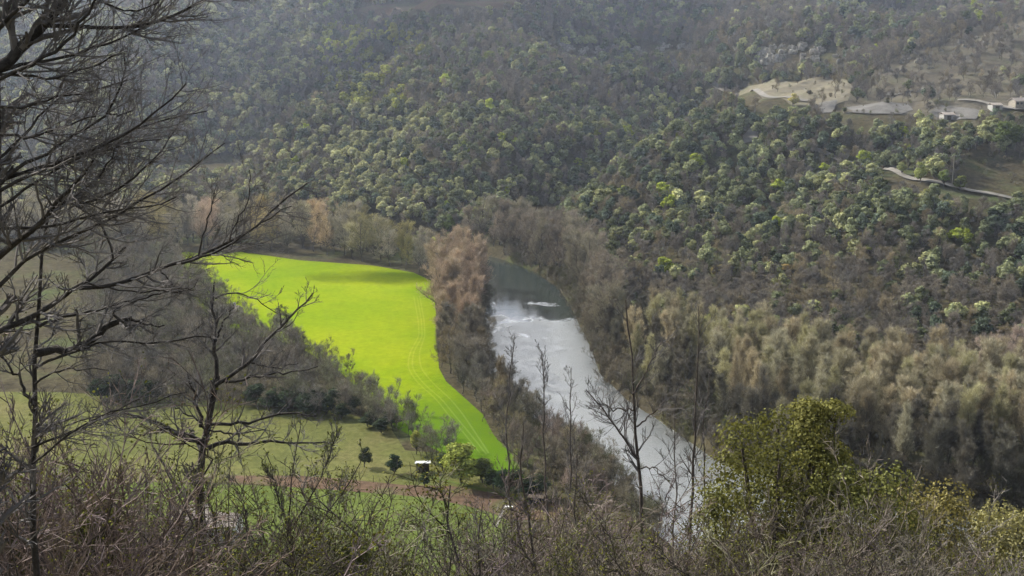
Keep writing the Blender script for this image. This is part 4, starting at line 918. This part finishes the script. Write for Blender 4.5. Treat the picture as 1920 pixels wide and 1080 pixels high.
# ------------------------------------------------------------------ buildings and small things
def box(name, lo, hi, m, parent=None):
    x0, y0, z0 = lo; x1, y1, z1 = hi
    V = [(x0, y0, z0), (x1, y0, z0), (x1, y1, z0), (x0, y1, z0), (x0, y0, z1), (x1, y0, z1), (x1, y1, z1), (x0, y1, z1)]
    F = [(0, 3, 2, 1), (4, 5, 6, 7), (0, 1, 5, 4), (1, 2, 6, 5), (2, 3, 7, 6), (3, 0, 4, 7)]
    return mk(name, V, [F], m, parent)
M['wall'] = surf('white_render', [(.3, (.30, .29, .27)), (.7, (.42, .41, .38))], .8, .9, .2, 3, coord='obj')
M['stonewall'] = surf('stone_wall', [(.3, (.28, .25, .20)), (.7, (.44, .40, .33))], 1.2, .9, .6, 4, coord='obj')
M['tile'] = surf('pale_roof_tile', [(.3, (.27, .22, .19)), (.5, (.38, .33, .29)), (.7, (.48, .43, .38))], 2.5, .9, .7, 6, coord='obj', scale2=6)
M['wood'] = surf('weathered_wood', [(.3, (.06, .05, .04)), (.7, (.14, .115, .09))], 3, .9, .4, 8, coord='obj')
M['metal'] = surf('pale_sheet_roof', [(.3, (.58, .60, .62)), (.7, (.72, .73, .74))], 2, .5, .1, 6, coord='obj', spec=.4)
M['white'] = surf('white_paint', [(.3, (.70, .70, .68)), (.7, (.8, .8, .79))], 2, .6, .05, 6, coord='obj')
M['dark'] = surf('dark_opening', [(.3, (.015, .016, .018)), (.7, (.03, .03, .034))], 1, .4, 0, coord='obj')
M['shutter'] = surf('grey_shutter', [(.3, (.16, .17, .18)), (.7, (.22, .23, .24))], 2, .7, .1, 9, coord='obj')
def gable(L_, W_, h, rh, ov=.5, th=.18):
    x, y = L_/2+ov, W_/2+ov; z = h-ov*rh/(W_/2); V = []; F = []
    for s in (-1, 1):
        b = len(V); V += [(-x, s*y, z), (x, s*y, z), (x, 0, h+rh), (-x, 0, h+rh), (-x, s*y, z+th), (x, s*y, z+th), (x, 0, h+rh+th), (-x, 0, h+rh+th)]
        F += [(b, b+1, b+2, b+3), (b+4, b+5, b+6, b+7), (b, b+1, b+5, b+4), (b+3, b, b+4, b+7), (b+1, b+2, b+6, b+5)]
    return V, F
def house(pt, rz, L_, W_, h, rh, label, mw, mr, wins, chim=True, door=None, name='house'):
    r = empty(name, tuple(pt), rz); tag(r, label, 'house')
    V = [(-L_/2, -W_/2, -1), (L_/2, -W_/2, -1), (L_/2, W_/2, -1), (-L_/2, W_/2, -1), (-L_/2, -W_/2, h), (L_/2, -W_/2, h), (L_/2, W_/2, h), (-L_/2, W_/2, h), (-L_/2, 0, h+rh), (L_/2, 0, h+rh)]
    w_ = mk('wall', V, [[(0, 1, 5, 4), (2, 3, 7, 6)], [(4, 5, 9), (4, 9, 8)][0:0] or [(3, 0, 4, 7), (1, 2, 6, 5)], [(7, 4, 8), (5, 6, 9)]], mw, r)
    gv, gf = gable(L_, W_, h+.02, rh); rf = mk('roof', gv, [gf], mr, r)
    if chim: box('chimney', (L_*.28, -.4+.9, h), (L_*.28+.7, .4+.9, h+rh+.9), mw, rf)
    for (x, z, ww, hh, sh) in wins:
        y = -W_/2
        win = box('window', (x-ww/2, y-.03, z), (x+ww/2, y+.05, z+hh), M['dark'], r)
        for a, b_ in (((x-ww/2-.07, y-.06, z-.07), (x+ww/2+.07, y-.032, z)), ((x-ww/2-.07, y-.06, z+hh), (x+ww/2+.07, y-.032, z+hh+.07)), ((x-.03, y-.055, z), (x+.03, y-.032, z+hh))): box('frame', a, b_, M['white'], win)
        if sh:
            for s in (-1, 1): box('shutter', (x+s*(ww/2+.32)-.22, y-.06, z), (x+s*(ww/2+.32)+.22, y-.004, z+hh), M['shutter'], r)
    if door: box('door', (door-.5, -W_/2-.05, 0), (door+.5, -W_/2+.02, 2.1), M['wood'], r)
    return r
hpnt = onz(352, 1008); house((hpnt[0], hpnt[1]+3, ZP), math.radians(8), 6.2, 6, 3.6, 1.7, 'low house with pale tiled roof half hidden behind the gnarled oak trunk', M['stonewall'], M['tile'], [(-1.5, 1.2, .9, 1.2, True), (1.2, 1.2, .9, 1.2, True)], True)
hpnt = onz(412, 1012); house((hpnt[0], hpnt[1]+2, ZP), math.radians(-6), 6.6, 5.5, 3.1, 1.5, 'white walled house wing with pillars to the right of the gnarled oak trunk', M['white'], M['tile'], [(-2.3, .5, .7, 2.2, False), (-1.1, .5, .7, 2.2, False), (.8, 1.0, .9, 1.3, False), (2.3, 1.0, .9, 1.3, False)], False, door=-.1)
# open fronted shed with a pale sheet roof
def shed(u, v, Y_, label, W_=3.0, D_=2.4, h=2.1, rz=.1, mr='metal', walls='wood', name='garden_shed'):
    p = onz(u, v); r = empty(name, (p[0], p[1], ZP), rz); tag(r, label, 'shed')
    x, y = W_/2, D_/2
    box('back_wall', (-x+.06, y-.06, 0), (x-.06, y, h-.1), M[walls], r); box('side_wall', (-x, -y+.06, 0), (-x+.06, y, h), M[walls], r); box('side_wall', (x-.06, -y+.06, 0), (x, y, h), M[walls], r)
    for s in (-1, 1): box('post', (s*x-.06, -y-.06, 0), (s*x+.06, -y+.058, h+.12), M['wood'], r)
    box('front_board', (-x+.07, -y-.01, 0), (.1, -y+.04, h*.9), M[walls], r)
    V = [(-x-.35, -y-.4, h+.25), (x+.35, -y-.4, h+.25), (x+.35, y+.3, h+.02), (-x-.35, y+.3, h+.02)]; V += [(a, b_, c+.09) for a, b_, c in V]
    mk('roof', V, [[(3, 2, 1, 0), (4, 5, 6, 7), (0, 1, 5, 4), (1, 2, 6, 5), (2, 3, 7, 6), (3, 0, 4, 7)]], M[mr], r)
    return r
shed(793, 884, 0, 'small open garden shed under a bright white sheet roof on the meadow', 2.7, 1.3, 2.0, .05)
shed(1006, 948, 0, 'dark garden hut with a grey roof at the right end of the red soil strip', 2.6, 2.4, 2.0, -.2, 'wood', 'dark', 'garden_hut')
p = onz(955, 956); r = empty('garden_table', (p[0], p[1], ZP), .1); tag(r, 'small white garden table beside the path end', 'table')
box('table_top', (-.75, -.4, .68), (.75, .4, .74), M['white'], r)
for a in (-1, 1):
    for b_ in (-1, 1): box('leg', (a*.62-.03, b_*.32-.03, 0), (a*.62+.03, b_*.32+.03, .678), M['white'], r)
box('side_panel', (-.6, .29, .1), (.6, .31, .6), M['white'], r)
# small fence posts on the strip
for i, (u, v) in enumerate([(768, 918), (862, 930), (868, 931), (700, 905)]):
    p = onz(u, v); r = empty('garden_post', (p[0], p[1], ZP)); tag(r, 'short dark wooden post standing in the red soil strip', 'post', 'posts in the red soil strip')
    pv = tubes(*[q for q in (np.array([[[0, 0, 0], [0.02, 0, .8], [0, 0.02, 1.7]]]), np.array([[.06, .055, .05]]))], 6); mk('stake', pv[0], [pv[1]], M['wood'], r, smooth=True)
# utility pole
p = hit(1785, 346); r = empty('utility_pole', (p[0], p[1], float(H(p[0], p[1])))); tag(r, 'single wooden utility pole standing above the hill road', 'pole')
pv = tubes(np.array([[[0, 0, -1], [0, 0, 5], [0, 0, 12]]]), np.array([[.2, .17, .13]]), 8); mk('shaft', pv[0], [pv[1]], M['stonewall'], r, smooth=True)
box('crossarm', (-.9, -.08, 11.2), (.9, .08, 11.4), M['wood'], r)
for x in (-.75, 0.3, .75):
    iv_ = tubes(np.array([[[x, 0, 11.4], [x, 0, 11.55], [x, 0, 11.7]]]), np.array([[.05, .07, .04]]), 6); mk('insulator', iv_[0], [iv_[1]], M['white'], r)
# far houses
def farhouse(u, v, L_, W_, h, rh, label, rz, mw='stonewall', hillside=True):
    p = hit(u, v) if hillside else onz(u, v); z = float(H(p[0], p[1]))
    house((p[0], p[1], z), rz, L_, W_, h, rh, label, M[mw], M['tile'], [(-L_*.3, h*.45, 1, 1.2, False), (0, h*.45, 1, 1.2, False), (L_*.3, h*.45, 1, 1.2, False)])
farhouse(1908, 202, 7, 5, 3.2, 1.3, 'small pale farmhouse at the right edge of the hilltop', .3)
farhouse(424, 600, 9, 6, 3.5, 1.5, 'pale farm building peeping over the thicket at the field corner', -.2, 'wall', False)
farhouse(350, 366, 9, 6, 4, 1.6, 'whitish house among trees at the foot of the far left hill', .4, 'wall')
for (u, v, L_, lb) in ((1775, 226, 5.5, 'low pale farm shed below the hilltop gravel yard'), (1865, 208, 5, 'low white farm shed beside the hilltop road')):
    p = hit(u, v); z = float(H(p[0], p[1])); r = empty('farm_shed', (p[0], p[1], z), .1); tag(r, lb, 'shed')
    box('wall', (-L_/2, -2.5, -1), (L_/2, 2.5, 2.6), M['wall'], r); gv, gf = gable(L_, 5, 2.62, .9, .3); mk('roof', gv, [gf], M['tile'], r); box('door', (-1, -2.56, 0), (1, -2.45, 2.2), M['wood'], r)
# limestone outcrops
def rock(seed):
    g = RS(seed); parts = []; iv_, if_ = ico()
    for i in range(5):
        V = iv_.copy(); V = np.sign(V)*np.abs(V)**.55*(1+.12*g.normal(size=(len(V), 1)))
        V *= np.array([g.uniform(1.0, 2.0), g.uniform(.9, 1.4), g.uniform(1.4, 2.8)]); parts.append((V+[g.uniform(-3, 3), g.uniform(-.6, .6), g.uniform(0, 1.5)], if_))
    return cat(parts)
RK = [mk('rock_face', *rock(600+i), M['rock'], link=False).data for i in range(4)]
g = RS(601); spots = []
for poly, n_, sc in (([(1425, 92), (1500, 85), (1560, 95), (1590, 130), (1540, 120), (1480, 118), (1425, 122)], 46, .72), ([(1420, 100), (1450, 95), (1445, 125), (1425, 128)], 8, .8),
                 ([(880, 90), (1000, 92), (1150, 88), (1300, 84), (1300, 96), (1150, 104), (1000, 106), (880, 100)], 44, .8), ([(1640, 130), (1760, 90), (1880, 60), (1880, 90), (1750, 130), (1650, 150)], 22, .5)):
    a = np.array(poly)
    while n_ > 0:
        u, v = g.uniform(a[:, 0].min(), a[:, 0].max()), g.uniform(a[:, 1].min(), a[:, 1].max())
        if inpoly(u, v, poly): spots.append((u, v, sc)); n_ -= 1
for u, v, sc in spots:
    p = hit(u, v); o = bpy.data.objects.new('rock_outcrop', RK[g.randint(4)]); C.objects.link(o)
    o.location = (p[0], p[1], float(H(p[0], p[1]))+.5); o.rotation_euler = (0, 0, g.uniform(-.5, .5)); s = sc*g.uniform(.6, 1.2); o.scale = (s, s, s*g.uniform(.8, 1.3))
    tag(o, 'pale grey limestone crag in the cliff bands across the upper hillside', 'rock', 'limestone crags on the upper hillside')
# ------------------------------------------------------------------ haze
m, t, N, L = mat('haze_air')
vol = N.new('ShaderNodeVolumePrincipled'); o = N.new('ShaderNodeOutputMaterial'); L.new(vol.outputs[0], o.inputs['Volume'])
vol.inputs['Density'].default_value = .00013; vol.inputs['Color'].default_value = (.74, .83, 1, 1); vol.inputs['Anisotropy'].default_value = .75
tag(box('haze', (-4200, -3200, -6), (4200, 5200, 330), m), 'thin bluish haze filling the valley air', 'haze', None, 'stuff')
